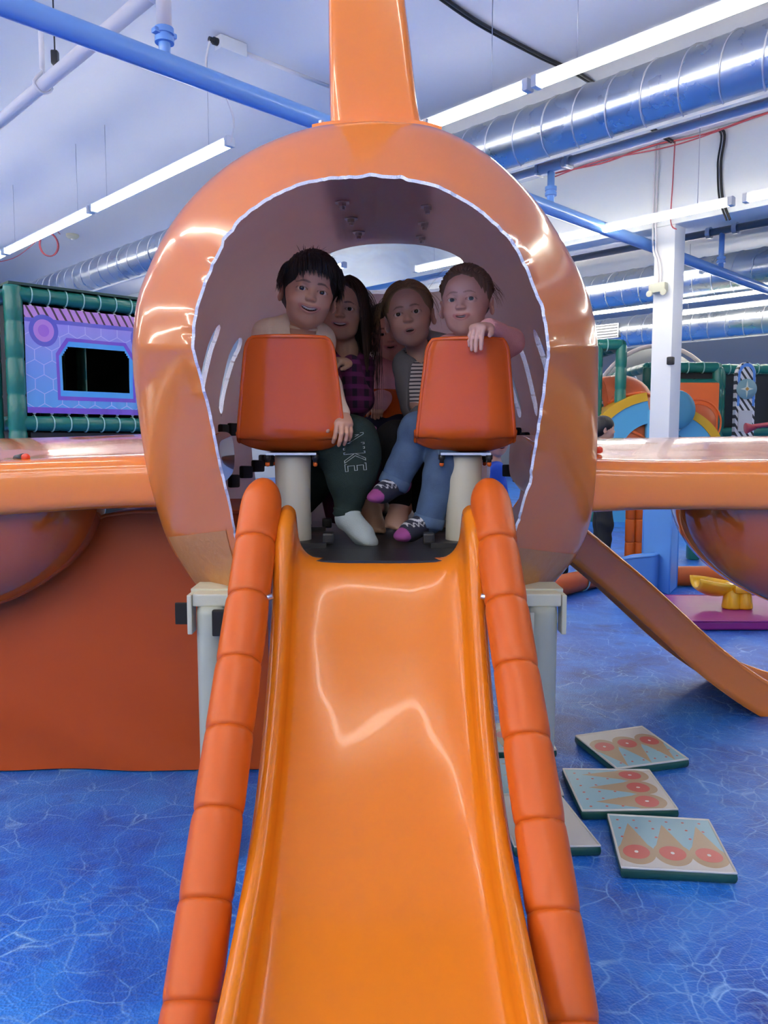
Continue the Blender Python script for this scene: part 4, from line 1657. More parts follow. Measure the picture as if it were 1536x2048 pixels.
            add('eye', vs, fs, EYEM, parent, True, cs)

    def teeth(s, parent):
        if s.mouth in ('soft',):
            gap = .0022
        else:
            gap = s.gap + .001
        m = MB()
        xs = np.linspace(-s.mw * .80, s.mw * .80, 9)
        for i in range(8):
            x0, x1 = xs[i] + .00006, xs[i + 1] - .00006
            xm = (x0 + x1) / 2
            f = abs(xm) / s.mw
            z0 = s.mz + s.curve * f ** 1.8
            top_, bot = z0 + s.gap + .0025, z0 - s.gap * (.15 if s.mouth != 'oh' else -.5) * (1 - f * f)
            row = []
            for (x, inset) in ((x0, .0010), (xm, 0), (x1, .0010)):
                y = -.0775 + 11 * x * x + .0026 + inset
                row.append([s.world((x, y, top_)), s.world((x, y - .0002, (top_ + bot) / 2)), s.world((x * .99 + xm * .01, y + .0004, bot)), s.world((x, y + .004, bot))])
            m.grid(row)
        m.build('teeth', TEETHM, parent)


EYEM = attr_mat('eyeball', 0.08)
TEETHM = mat('tooth_enamel', (.85, .78, .66), .3)
SKINM = attr_mat('skin', 0.48)
CLOTHM = {}


def cloth(name, col, rough=.85, bump=.25, bscale=350, var=.06, vscale=60):
    return mat(name, col, rough, bump=bump, bscale=bscale, var=var, vscale=vscale, spec=.2)


# ------------------------------------------------------------------ hair made of many fine tapering locks
def hair(head, parent, col, spec, name='hair'):
    """spec: list of dicts with root samplers; everything in head space"""
    cols2 = [tuple(c * f for c in col) for f in (.75, 1.0, 1.3)]
    VV, FF, CC = [], [], []
    nv = 0
    for g in spec:
        n = g['n']
        th = RNG.uniform(*g['az'], n)            # azimuth, 0 = front (-y), +90 = picture right
        el_ = RNG.uniform(*g['el'], n)           # elevation
        okr = el_ > np.interp(np.abs(((th + 180) % 360) - 180), [0, 35, 55, 72, 95], g.get('line', [50, 47, 38, 14, -30]))
        th, el_ = th[okr], el_[okr]
        n = len(th)
        a, e = np.radians(th), np.radians(el_)
        dirv = np.stack([np.sin(a) * np.cos(e), -np.cos(a) * np.cos(e), np.sin(e)], 1)
        cen, rr = np.array([0, .012, .030]), np.array([.0710, .0850, .0730])
        p = cen + dirv * rr * 1.0
        comb = np.array([g['comb'](x) for x in p]) if callable(g['comb']) else np.tile(np.asarray(g['comb'], float), (n, 1))
        steps = g.get('steps', 10)
        ln = g['len'] * RNG.uniform(1 - g.get('lvar', .18), 1 + g.get('lvar', .18), n)
        offs = RNG.uniform(g.get('off', (.003, .012))[0], g.get('off', (.003, .012))[1], n)
        stick = int(g.get('stick', 0) * steps)
        P_ = [p + dirv * offs[:, None] * .4]
        d = comb + RNG.normal(0, g.get('noise', .12), (n, 3)) + dirv * g.get('lift', .25)
        d /= np.linalg.norm(d, axis=1)[:, None]
        down = (np.array([0, 0, -1.0]) @ head.R)
        grav = g.get('grav', .25)
        target = g.get('target')
        for k in range(steps):
            d = d + down * grav + RNG.normal(0, g.get('jit', .03), (n, 3))
            if target is not None:
                tv_ = np.asarray(target) - P_[-1]
                d = d + tv_ / (np.linalg.norm(tv_, axis=1)[:, None] + 1e-6) * g.get('pull', .3)
            d /= np.linalg.norm(d, axis=1)[:, None]
            q = P_[-1] + d * (ln / steps)[:, None]
            for (c2, r2) in ((cen, rr), (np.array([0, -.016, -.026]), np.array([.0600, .0610, .0650])), (np.array([0, .02, -.09]), np.array([.042, .042, .06]))):
                w_ = (q - c2) / r2
                l = np.linalg.norm(w_, axis=1)
                need = 1 + offs / r2.mean() * (1 - .35 * k / steps)
                pen = l < need
                if k < stick and c2 is cen:
                    pen = np.ones_like(pen)
                q = np.where(pen[:, None], c2 + w_ / (l[:, None] + 1e-9) * need[:, None] * r2, q)
            d2 = q - P_[-1]
            d = d2 / (np.linalg.norm(d2, axis=1)[:, None] + 1e-9)
            P_.append(q)
        P_ = np.stack(P_, 1)                                        # n, steps+1, 3
        m_ = P_.shape[1]
        T_ = np.gradient(P_, axis=1)
        T_ /= np.linalg.norm(T_, axis=2)[..., None] + 1e-9
        outv = P_ - np.array([0, .01, .0])
        S_ = np.cross(T_, outv)
        S_ /= np.linalg.norm(S_, axis=2)[..., None] + 1e-9
        O_ = np.cross(S_, T_)
        wd = g.get('w', .0022) * RNG.uniform(.6, 1.3, n)[:, None] * np.interp(np.linspace(0, 1, m_), [0, .2, .7, 1], [.8, 1, .85, .12])[None]
        v = np.stack([P_ - S_ * wd[..., None], P_ + O_ * wd[..., None] * .55, P_ + S_ * wd[..., None]], 2)   # n,m,3,3
        VV.append(v.reshape(-1, 3))
        base = nv + (np.arange(n)[:, None, None] * m_ + np.arange(m_ - 1)[None, :, None]) * 3 + np.arange(2)[None, None, :]
        f = np.stack([base, base + 1, base + 4, base + 3], -1).reshape(-1, 4)
        FF.append(f)
        cc = np.array(cols2)[RNG.integers(0, 3, n)]
        if 'tip' in g:
            tt_ = np.linspace(0, 1, m_)[None, :, None]
            cc = cc[:, None, :] * (1 - tt_) + np.asarray(g['tip'])[None, None] * tt_
        else:
            cc = np.repeat(cc[:, None], m_, 1)
        CC.append(np.repeat(cc[:, :, None], 3, 2).reshape(-1, 3))
        nv += n * m_ * 3
    VW = head.world(np.concatenate(VV))
    o = add(name, VW, np.concatenate(FF), HAIRM, parent, True, np.concatenate(CC))
    return o


HAIRM = attr_mat('hair_strands', .5)


def hair_cap(head, parent, col, prims, res=.003, name='hair_base'):
    """solid mass of hair under the locks (prims in head space)"""
    pr = []
    for q in prims:
        fn = q.fn
        pr.append(Prim(lambda p, fn=fn: (fn(head.local(p)) * head.s).astype(np.float32), head.world(q.c), q.R * head.s, q.op, q.k))
    v, f = surface(pr, res, wrinkle(.0012, 260, 0, (1, .2, .1)))
    return add(name, v, f, HAIRM, parent, True, np.tile(np.asarray(col) * .8, (len(v), 1)))


# ------------------------------------------------------------------ hands and feet
def hand(wrist, fwd, back, size=1.0, curl=(20, 25, 20), spread=6, thumb=1, tcurl=25, fcurl=None):
    """fwd: along the fingers, back: out of the back of the hand, thumb: +1/-1 side of (fwd x back)"""
    f = np.asarray(fwd, float); f /= np.linalg.norm(f)
    b_ = np.asarray(back, float); b_ = b_ - f * np.dot(f, b_); b_ /= np.linalg.norm(b_)
    s = np.cross(f, b_) * thumb
    w_ = np.asarray(wrist, float)
    k = size
    pr = []
    kn = []
    for i, (off, ln) in enumerate(((.0190, .050), (.0065, .053), (-.0065, .050), (-.0185, .045))):
        kp = w_ + f * ln * k + s * off * k + b_ * (.002 - .0015 * abs(i - 1.2)) * k
        kn.append(kp)
        pr.append(cap(w_ + s * off * .55 * k + f * .004 * k, kp, .0115 * k, .0088 * k, .010))
    pr.append(ell(w_ + f * .028 * k, np.array([.024, .026, .011]) * k, np.array([s, f, b_]), .010))

    def turn(v, ang):
        a = math.radians(ang)
        # bend towards the palm (-b)
        return v
    for i, (lens, r) in enumerate((((.026, .017, .014), .0068), ((.029, .019, .015), .0070), ((.027, .018, .014), .0068), ((.021, .014, .012), .0060))):
        sp_ = math.radians((1.5 - i) * spread)
        d0 = f * math.cos(sp_) + s * math.sin(sp_)
        p0 = kn[i]
        ang = 0
        cc = curl if fcurl is None else fcurl[i]
        for j in range(3):
            ang += cc[j]
            a = math.radians(ang)
            d = d0 * math.cos(a) - b_ * math.sin(a)
            p1 = p0 + d * lens[j] * k
            pr.append(cap(p0, p1, (r - .0006 * j) * k, (r - .0006 * (j + 1)) * k, .0022))
            p0 = p1
    # thumb leaves the side of the palm near its base
    p0 = w_ + f * .012 * k + s * .016 * k
    d = f * .72 + s * .62 - b_ * .30
    d /= np.linalg.norm(d)
    p1 = p0 + d * .026 * k
    pr.append(cap(p0, p1, .0105 * k, .0080 * k, .006))
    a = math.radians(tcurl)
    d2 = d * math.cos(a) + (f * .75 - s * .4 - b_ * .4) * math.sin(a)
    d2 /= np.linalg.norm(d2)
    p2 = p1 + d2 * .020 * k
    pr.append(cap(p1, p2, .0078 * k, .0070 * k, .002))
    p3 = p2 + (d2 * .8 + f * .3) / np.linalg.norm(d2 * .8 + f * .3) * .015 * k
    pr.append(cap(p2, p3, .0070 * k, .0056 * k, .002))
    return pr


def foot(ankle, heel, toe, up, size=1.0, bare=False):
    ankle, heel, toe, up = [np.asarray(x, float) for x in (ankle, heel, toe, up)]
    d = toe - heel
    L_ = np.linalg.norm(d); d /= L_
    u_ = up - d * np.dot(up, d); u_ /= np.linalg.norm(u_)
    s = np.cross(d, u_)
    pr = [cap(ankle, heel + u_ * .018 + d * .012, .026 * size, .026 * size, .012),
          cap(heel + d * .02 + u_ * .016, heel + d * (L_ * .70) + u_ * .008, .026 * size, .026 * size, .02),
          cap(ankle, heel + d * (L_ * .62) + u_ * .012, .024 * size, .024 * size, .03),
          ell(heel + d * L_ * .74 + u_ * .006, np.array([.038, .032, .016]) * size, np.array([d, s, u_]), .015)]
    if bare:
        for i in range(5):
            o_ = (-.022 + .011 * i)
            st = heel + d * (L_ * .82) + s * o_
            pr.append(cap(st, st + d * (L_ * (.17 - .02 * i)), .0095 - .0008 * i, .0085 - .0008 * i, .004))
    else:
        pr.append(ell(heel + d * L_ * .90 + u_ * .004, np.array([.020, .030, .013]) * size, np.array([d, s, u_]), .014))
    return pr


def skin_body(name_parent, head, extra, base, lipc, browc, res=.0024, browt=1.0):
    pr = [head.prim()] + extra
    v, f = surface(pr, res)
    c = head.colour(v, base, lipc, browc, browt)
    return add('body', v, f, SKINM, name_parent, True, c)


def lerp(a, b, t):
    return np.asarray(a) * (1 - t) + np.asarray(b) * t


def thin_core(neck, chest, pelvis, arms, legs):
    pr = chain([neck, chest, pelvis], [.030, .045, .045], .03)
    for a in arms:
        pr += chain([lerp(chest, neck, .7)] + a, [.03] + [.018] * (len(a) - 1) + [.0165], .015)
    for l in legs:
        pr += chain([pelvis] + l, [.04] + [.022] * (len(l) - 1) + [.020], .02)
    return pr


def garment(name, prims, m, parent, res=.0042, warp=None):
    v, f = surface(prims, res, warp)
    return add(name, v, f, m, parent)


def shirt_prims(neck, chest, belly, shl, shr, rt=.095, depth=.072, k=.05):
    """torso volume between shoulders and waist"""
    pr = []
    ax_ = shr - shl
    ax_ /= np.linalg.norm(ax_)
    up = lerp(shl, shr, .5) - belly
    up /= np.linalg.norm(up)
    fw_ = np.cross(ax_, up)
    R = np.array([ax_, np.cross(up, ax_), up])
    hs = np.linalg.norm(shr - shl) / 2
    pr.append(ell(chest, (rt, depth, np.linalg.norm(neck - belly) * .50), R, k))
    pr.append(ell(belly, (rt * .95, depth * 1.05, .09), R, k))
    pr += chain([shl, lerp(shl, shr, .5) + up * .012, shr], [.040, .045, .040], .03)
    return pr
# ================================================================== THE CHILDREN
UPV = np.array([0, 0, 1.0])

# ---------------------------------------------------------------- boy in cream shirt
boy = thing('person', 'black haired boy in a cream shirt and dark green joggers peeking over a seat, smiling', 'person', (-0.18, 2.2, ZF), 'children in the airplane')
hb = Head(P(618, 586, 2.255), yaw=13, pitch=2, roll=11, scale=1.02, mouth='smile')
skin1 = (.52, .29, .20)
neck = P(604, 656, 2.285); chest = P(596, 735, 2.30); pelv = P(602, 862, 2.25)
shl, shr = P(541, 674, 2.28), P(636, 682, 2.35)
elb, wr = P(655, 770, 2.22), P(682, 828, 2.13)
elb2, wr2 = P(520, 790, 2.25), P(560, 850, 2.2)
kneeA, ankA = P(706, 892, 2.20), P(694, 1026, 2.19)
heelA, toeA = P(683, 1044, 2.20), P(742, 1090, 2.105)
kneeB, ankB = P(648, 935, 2.32), P(606, 1000, 2.42)
core = thin_core(neck, chest, pelv, [[shr, elb, wr], [shl, elb2, wr2]], [[kneeA, ankA], [kneeB, ankB]])
core += chain([hb.world((0, .02, -.05)), neck], [.036, .037], .02)
hnd = hand(wr, P(693, 868, 2.055) - wr, np.array([.35, -1, .1]), .98, (28, 40, 25), 5, 1, 30)
skin_body(boy, hb, core + hnd + hand(wr2, np.array([.3, -.2, -1]), (0, -1, 0), .95, (40, 50, 30)), skin1, (.46, .17, .15), (.012, .009, .008), .0023, 1.1)
hb.eyes(boy, (.030, .014, .008), (-.12, 0))
hb.teeth(boy)
pr = shirt_prims(neck, lerp(chest, pelv, .3), lerp(chest, pelv, .85), shl, shr, .098, .078)
pr += chain([shr, elb, wr + (wr - elb) * -.05], [.044, .033, .027], .025)
pr += chain([shl, elb2, wr2], [.046, .033, .027], .025)
pr += [cap(P(588, 648, 2.295), shl, .034, .040, .03), cap(P(618, 656, 2.30), shr, .034, .040, .03)]
pr += [cap(neck - UPV * .005 + np.array([0, 0, 0]), hb.world((0, .018, -.06)), .040, .033, .004, 's')]
CREAMC = cloth('cream_cotton', (.74, .60, .46), .9, .2)
garment('shirt', pr, CREAMC, boy, .004, wrinkle(.0022, 42, 1.0))
tor = neck + (hb.world((0, .018, -.06)) - neck) * .04
fr_ = frame(hb.world((0, .018, -.06)) - neck)
MB().tube([tor + .0415 * (math.cos(t) * fr_[1] + math.sin(t) * fr_[2]) + fr_[0] * (.006 * -math.sin(t)) for t in np.linspace(0, 2 * math.pi, 40)[:-1]], .0045, 8, closed=True).build('collar', CREAMC, boy)
JOG = cloth('dark_green_jersey', (.020, .034, .030), .9, .25)
pr = [ell(pelv, (.095, .085, .08), None, .04)]
pr += chain([pelv + [.03, -.01, -.02], kneeA, ankA + UPV * .012], [.078, .074, .042], .03)
pr += chain([pelv + [-.02, .02, -.02], kneeB, ankB], [.072, .062, .045], .03)
pr += [ell(lerp(kneeA, ankA, .35), (.070, .062, .075), None, .03)]
pants1 = garment('joggers', pr, JOG, boy, .004, wrinkle(.0048, 34, 2.0, (.5, .1, 1)))
dA = (ankA - kneeA) / np.linalg.norm(ankA - kneeA)
MB().lathe(ankA - dA * .015, dA, [(0, .036), (.004, .040), (.012, .037), (.020, .040), (.028, .033)], 28).build('ankle_cuff', JOG, boy)
SOCKG = cloth('grey_knit_sock', (.36, .42, .42), .9, .35, 500)
garment('sock', foot(ankA - dA * .0, heelA, toeA, UPV + np.array([.3, 0, 0]), 1.0) + [cap(ankA - dA * .02, ankA + dA * .02, .027, .027, .01)], SOCKG, boy, .003, wrinkle(.0007, 90, 0))
fr_ = frame(dA)
MB().tube([ankA + dA * .020 + .0285 * (math.cos(t) * fr_[1] + math.sin(t) * fr_[2]) for t in np.linspace(0, 2 * math.pi, 30)[:-1]], .0035, 8, closed=True).build('sock_band', cloth('pale_sock_band', (.55, .62, .60)), boy)

BLK = (.010, .009, .010)
capp = [ell((0, .014, .032), (.0765, .0905, .0785), None, .0), ell((0, .050, -.010), (.068, .052, .055), None, .03),
        Prim(lambda p: e_el(p, (0, -.104, -.045), (.100, .090, .082)), (0, 0, 0), .3, 's', .012),
        Prim(lambda p: e_el(p, (0, -.02, -.085), (.12, .10, .055)), (0, 0, 0), .3, 's', .01)]
hair_cap(hb, boy, BLK, capp)
hair(hb, boy, BLK, [
    dict(n=1300, az=(-80, 80), el=(35, 88), comb=(0.05, -1, -.1), len=.072, lvar=.12, grav=.35, off=(.005, .012), noise=.08, steps=9, w=.0022, jit=.015),
    dict(n=800, az=(60, 300), el=(10, 85), comb=lambda p: (p[0] * 8, p[1] * 6 + .2, -.6), len=.066, grav=.35, off=(.004, .009), noise=.06, steps=8, w=.0026, jit=.012, stick=.8, lift=0),
    dict(n=240, az=(45, 110), el=(0, 35), comb=(.1, -.3, -1), len=.045, grav=.3, off=(.004, .010), noise=.12, steps=7),
    dict(n=240, az=(-110, -45), el=(0, 35), comb=(-.1, -.3, -1), len=.045, grav=.3, off=(.004, .010), noise=.12, steps=7),
    dict(n=40, az=(0, 360), el=(40, 90), comb=(.3, .2, .3), len=.03, grav=.10, lift=.4, noise=.5, w=.0008, steps=6)])

# lettering down the leg of the joggers
def lettering(txt, px0, py0, px1, py1, hgt, target, parent, m, rot_extra=0):
    cu_ = bpy.data.curves.new('lettering', 'FONT')
    cu_.body = txt
    cu_.size = 1.0
    cu_.fill_mode = 'NONE'
    cu_.bevel_depth = 0.012
    cu_.bevel_resolution = 1
    cu_.resolution_u = 3
    ob = bpy.data.objects.new('tmp_text', cu_)
    COL.objects.link(ob)
    dg = bpy.context.evaluated_depsgraph_get()
    me = bpy.data.meshes.new_from_object(ob.evaluated_get(dg))
    co = np.empty(len(me.vertices) * 3)
    me.vertices.foreach_get('co', co)
    co = co.reshape(-1, 3)
    fcs = [tuple(p.vertices) for p in me.polygons]
    bpy.data.objects.remove(ob)
    bpy.data.meshes.remove(me)
    w_ = co[:, 0].max()
    dg = bpy.context.evaluated_depsgraph_get()
    from mathutils.bvhtree import BVHTree
    bvh = BVHTree.FromPolygons([v.co[:] for v in target.data.vertices], [tuple(p.vertices) for p in target.data.polygons])
    d = np.array([px1 - px0, py1 - py0]); ln = np.linalg.norm(d)
    dirv = d / ln
    nrm = np.array([dirv[1], -dirv[0]])
    out = []
    for x, y, z in co:
        q = np.array([px0, py0]) + dirv * (x / w_ * ln) + nrm * (y * hgt)
        r = ray(*q)
        r = r / np.linalg.norm(r)
        hit = bvh.ray_cast(Vector((0, 0, EYE)), Vector(r))
        if hit[0] is None:
            hit = bvh.find_nearest(Vector(P(q[0], q[1], 2.13)))
        h_ = np.array(hit[0])
        out.append(h_ - r * (.0012 + z * .05))
    return add('lettering', out, fcs, m, parent)


LETTER = mat('pale_print', (.42, .46, .45), .6)
lettering('NIKE', 684, 866, 691, 944, 62, pants1, boy, LETTER)

# ---------------------------------------------------------------- girl in purple with long dark hair
g2 = thing('person', 'girl with long dark hair and a purple plaid top, grinning beside the boy', 'person', (-0.13, 2.55, ZF), 'children in the airplane')
h2_ = Head(P(684, 622, 2.56), yaw=0, pitch=2, roll=4, scale=.99, mouth='grin')
skin2 = (.50, .30, .19)
neck = P(694, 700, 2.60); chest = P(690, 775, 2.62); pelv = P(660, 880, 2.55)
shl, shr = P(655, 728, 2.62), P(722, 730, 2.62)
elb, wr = P(716, 796, 2.46), P(700, 727, 2.40)
elb2, wr2 = P(724, 800, 2.60), P(700, 840, 2.50)
kneeA, ankA = P(728, 900, 2.42), P(742, 1022, 2.44)
heelA, toeA = P(745, 1045, 2.50), P(752, 1062, 2.36)
kneeB, ankB = P(668, 960, 2.45), P(672, 1025, 2.52)
core = thin_core(neck, chest, pelv, [[shl, elb, wr], [shr, elb2, wr2]], [[kneeA, ankA], [kneeB, ankB]])
core += chain([h2_.world((0, .02, -.05)), neck], [.034, .036], .02)
core += hand(wr, np.array([-.72, -.62, .10]), np.array([-.15, -.45, .95]), .92, (50, 36, 18), 8, -1, 20)
core += hand(wr2, np.array([-.4, -.5, -.6]), np.array([.3, -.6, .5]), .95, (25, 30, 20), 5, -1, 20)
core += foot(ankA, heelA, toeA, UPV, .95, True)
skin_body(g2, h2_, core, skin2, (.44, .18, .15), (.020, .012, .010), .0024, 1.0)
h2_.eyes(g2, (.030, .014, .008), (.0, 0))
h2_.teeth(g2)
PLAID, nt, b = nodes_of('purple_plaid_flannel')
L = nt.links.new
tc = nt.nodes.new('ShaderNodeTexCoord')
wA = nt.nodes.new('ShaderNodeTexWave'); wA.bands_direction = 'X'; wA.inputs['Scale'].default_value = 9
wB = nt.nodes.new('ShaderNodeTexWave'); wB.bands_direction = 'Z'; wB.inputs['Scale'].default_value = 9
L(tc.outputs['Object'], wA.inputs['Vector']); L(tc.outputs['Object'], wB.inputs['Vector'])
c1 = nmix(nramp(wA.outputs['Fac'], [(.55, (0, 0, 0)), (.75, (1, 1, 1))]), (.085, .010, .060), (.020, .006, .024))
c2 = nmix(nmath('MULTIPLY', nramp(wB.outputs['Fac'], [(.6, (0, 0, 0)), (.8, (1, 1, 1))]), .8), c1, (.16, .022, .11))
L(c2, b.inputs['Base Color'])
b.inputs['Roughness'].default_value = .9
pr = shirt_prims(neck, lerp(chest, pelv, .15), lerp(chest, pelv, .75), shl, shr, .076, .068)
pr += chain([shl, elb, wr + (elb - wr) * .06], [.044, .040, .030], .022)
pr += chain([shr, elb2, wr2 + (elb2 - wr2) * .3], [.042, .036, .030], .022)
pr += [cap(neck, h2_.world((0, .018, -.06)), .038, .032, .004, 's')]
garment('top', pr, PLAID, g2, .004, wrinkle(.0030, 44, 3.0, (.4, .2, 1)))
MAROON = cloth('dark_magenta_leggings', (.10, .012, .05))
pr = [ell(pelv, (.09, .08, .075), None, .04)] + chain([pelv + [.02, 0, -.02], kneeA, lerp(kneeA, ankA, .6)], [.066, .050, .038], .03) + chain([pelv, kneeB, ankB], [.066, .050, .036], .03)
garment('leggings', pr, MAROON, g2, .0045, wrinkle(.0015, 40, 0))
garment('hem', [ell(pelv + np.array([.075, -.07, .035]), (.075, .07, .02), None, .02)], cloth('pink_hem', (.62, .20, .52)), g2, .004)
DKB = (.030, .017, .011)
capp = [ell((0, .014, .032), (.0755, .0895, .0770), None, 0), ell((0, .045, -.04), (.070, .055, .085), None, .03),
        Prim(lambda p: e_el(p, (0, -.098, -.014), (.066, .092, .092)), (0, 0, 0), .3, 's', .008)]
hair_cap(h2_, g2, DKB, capp)
hair(h2_, g2, DKB, [
    dict(n=1200, az=(5, 175), el=(10, 88), target=(.088, .035, -.10), pull=.22, stick=.25, lift=0, comb=lambda p: (.8, .25 + p[1] * 3, -.3), len=.33, lvar=.22, grav=.42, off=(.0055, .014), noise=.10, steps=20, w=.0022, tip=(.075, .045, .030), jit=.025),
    dict(n=700, az=(-175, -5), el=(10, 88), target=(-.088, .035, -.10), pull=.22, stick=.25, lift=0, comb=lambda p: (-.8, .25 + p[1] * 3, -.3), len=.26, lvar=.2, grav=.42, off=(.0055, .014), noise=.10, steps=16, w=.0022, jit=.02),
    dict(n=70, az=(75, 120), el=(0, 40), comb=(.4, .0, -.6), len=.34, grav=.40, off=(.006, .02), noise=.15, steps=22, w=.0012, jit=.03)])

# ---------------------------------------------------------------- girl in grey cardigan, mouth open
g3 = thing('person', 'blonde girl in a grey hooded cardigan over a striped tee, mouth open in surprise', 'person', (0.10, 2.55, ZF), 'children in the airplane')
h3_ = Head(P(818, 632, 2.545), yaw=-6, pitch=0, roll=-9, scale=1.02, mouth='oh', eye_open=1.12)
skin3 = (.56, .33, .25)
neck = P(838, 702, 2.60); chest = P(846, 775, 2.60); pelv = P(890, 880, 2.55)
shl, shr = P(814, 728, 2.61), P(892, 712, 2.64)
elb, wr = P(826, 806, 2.56), P(862, 850, 2.42)
elb2, wr2 = P(930, 780, 2.58), P(930, 850, 2.45)
kneeA, ankA = P(790, 880, 2.36), P(800, 995, 2.34)
kneeB, ankB = P(838, 890, 2.42), P(848, 1010, 2.42)
heelA, toeA = P(808, 1022, 2.40), P(786, 1056, 2.28)
core = thin_core(neck, chest, pelv, [[shl, elb, wr], [shr, elb2, wr2]], [[kneeA, ankA], [kneeB, ankB]])
core += chain([h3_.world((0, .02, -.05)), neck], [.034, .036], .02)
core += hand(wr, np.array([.6, -.4, -.5]), np.array([0, -.4, .9]), .95) + foot(ankA, heelA, toeA, UPV, .95, True)
skin_body(g3, h3_, core, skin3, (.50, .22, .19), (.10, .060, .035), .0024, .9)
h3_.eyes(g3, (.045, .025, .014), (-.05, .02))
h3_.teeth(g3)
STRIPE, nt, b = nodes_of('striped_jersey')
L = nt.links.new
tc = nt.nodes.new('ShaderNodeTexCoord')
wA = nt.nodes.new('ShaderNodeTexWave'); wA.bands_direction = 'Z'; wA.inputs['Scale'].default_value = 26
wA.inputs['Distortion'].default_value = .8
wA.inputs['Detail Scale'].default_value = .6
L(tc.outputs['Object'], wA.inputs['Vector'])
L(nramp(wA.outputs['Fac'], [(.62, (.68, .62, .60)), (.72, (.045, .040, .055))]), b.inputs['Base Color'])
b.inputs['Roughness'].default_value = .9
pr = shirt_prims(neck, lerp(chest, pelv, .12), lerp(chest, pelv, .7), shl, shr, .080, .072)
pr += [cap(neck, h3_.world((0, .018, -.06)), .038, .032, .004, 's')]
garment('striped_tee', pr, STRIPE, g3, .004, wrinkle(.0016, 44, 1.0))
CARD = cloth('grey_jersey', (.17, .17, .185), .9)
pr = shirt_prims(neck, lerp(chest, pelv, .15), lerp(chest, pelv, .8), shl, shr, .092, .080)
pr += chain([shl, elb, wr], [.042, .036, .032], .022) + chain([shr, elb2, wr2], [.046, .040, .032], .022)
fro = P(826, 745, 2.45)
pr += [Prim(lambda p: e_cap(p, P(834, 690, 2.525), P(848, 815, 2.515), .040, .046), P(838, 750, 2.52), .14, 's', .006),
       cap(neck, h3_.world((0, .018, -.06)), .044, .036, .004, 's')]
garment('cardigan', pr, CARD, g3, .004, wrinkle(.0030, 40, 4.0, (.6, .1, 1)))
garment('hood', [ell(P(880, 690, 2.66), (.060, .040, .035), None, .02), cap(P(858, 676, 2.64), P(905, 700, 2.68), .024, .028, .03), cap(P(812, 705, 2.62), P(858, 690, 2.70), .018, .022, .03)], cloth('pale_grey_jersey', (.34, .33, .34)), g3, .004, wrinkle(.0025, 50, 1))
BLKP = cloth('black_leggings', (.008, .008, .009))
pr = [ell(pelv, (.09, .08, .075), None, .04)] + chain([pelv + [-.02, 0, -.02], kneeA, ankA], [.066, .052, .036], .03) + chain([pelv, kneeB, ankB], [.066, .052, .040], .03)
garment('leggings', pr, BLKP, g3, .0045, wrinkle(.0018, 40, 0))
BLD = (.28, .195, .095)
capp = [ell((0, .014, .032), (.0745, .0885, .0765), None, 0), ell((0, .050, -.012), (.060, .050, .050), None, .03),
        Prim(lambda p: e_el(p, (0, -.098, -.014), (.071, .092, .095)), (0, 0, 0), .3, 's', .008)]
hair_cap(h3_, g3, BLD, capp)
hair(h3_, g3, BLD, [
    dict(n=1300, line=[38, 36, 28, 6, -30], az=(2, 178), el=(5, 89), comb=lambda p: (.8, .5, -.1), len=.135, grav=.06, off=(.005, .010), noise=.05, steps=14, w=.0016, target=(.03, .11, -.02), pull=.3, stick=.8, lift=0, jit=.012, tip=(.46, .34, .18)),
    dict(n=1200, line=[38, 36, 28, 6, -30], az=(-178, -2), el=(5, 89), comb=lambda p: (-.95, .35, -.2), len=.135, grav=.08, off=(.005, .010), noise=.05, steps=14, w=.0016, target=(-.03, .11, -.03), pull=.28, stick=.8, lift=0, jit=.012),
    dict(n=45, az=(-85, -68), el=(8, 35), comb=(-.3, .0, -.9), len=.09, grav=.18, off=(.003, .010), noise=.06, steps=14, w=.0013),
    dict(n=25, az=(55, 80), el=(5, 35), comb=(.4, -.1, -.9), len=.10, grav=.15, off=(.003, .012), noise=.15, steps=12, w=.0008)])

# ---------------------------------------------------------------- toddler girl in pink, jeans, hand on the seat
g4 = thing('person', 'small fair girl in a pink top and jeans resting one hand on the seat back', 'person', (0.22, 2.2, ZF), 'children in the airplane')
h4_ = Head(P(932, 606, 2.265), yaw=-17, pitch=0, roll=-2, scale=.965, mouth='soft')
skin4 = (.60, .36, .31)
neck = P(934, 676, 2.30); chest = P(938, 750, 2.31); pelv = P(925, 862, 2.26)
shl, shr = P(896, 702, 2.30), P(998, 696, 2.31)
elb, wr = P(1018, 684, 2.15), P(974, 656, 2.05)
elb2, wr2 = P(880, 780, 2.28), P(900, 840, 2.2)
kneeA, ankA = P(838, 862, 2.20), P(790, 962, 2.20)
heelA, toeA = P(812, 978, 2.22), P(744, 1000, 2.13)
kneeB, ankB = P(888, 928, 2.16), P(858, 1040, 2.165)
heelB, toeB = P(868, 1052, 2.185), P(797, 1078, 2.10)
core = thin_core(neck, chest, pelv, [[shr, elb, wr], [shl, elb2, wr2]], [[kneeA, ankA], [kneeB, ankB]])
core += chain([h4_.world((0, .02, -.05)), neck], [.033, .035], .02)
core += hand(wr, np.array([-.62, -.80, -.10]), np.array([-.10, -.25, 1.0]), .95, (22, 30, 20), 7, -1, 20,
             fcurl=[(62, 18, 8), (66, 16, 8), (66, 16, 8), (64, 20, 10)])
skin_body(g4, h4_, core, skin4, (.46, .16, .16), (.22, .13, .09), .0023, .75)
h4_.eyes(g4, (.07, .09, .12), (.14, .02))
h4_.teeth(g4)
PINK = cloth('pale_pink_cotton', (.66, .34, .37), .9)
pr = shirt_prims(neck, lerp(chest, pelv, .15), lerp(chest, pelv, .8), shl, shr, .086, .072)
pr += chain([shr, elb, wr + (elb - wr) * .02], [.042, .036, .026], .02) + chain([shl, elb2, wr2], [.042, .034, .026], .02)
pr += [cap(neck, h4_.world((0, .018, -.06)), .037, .030, .004, 's')]
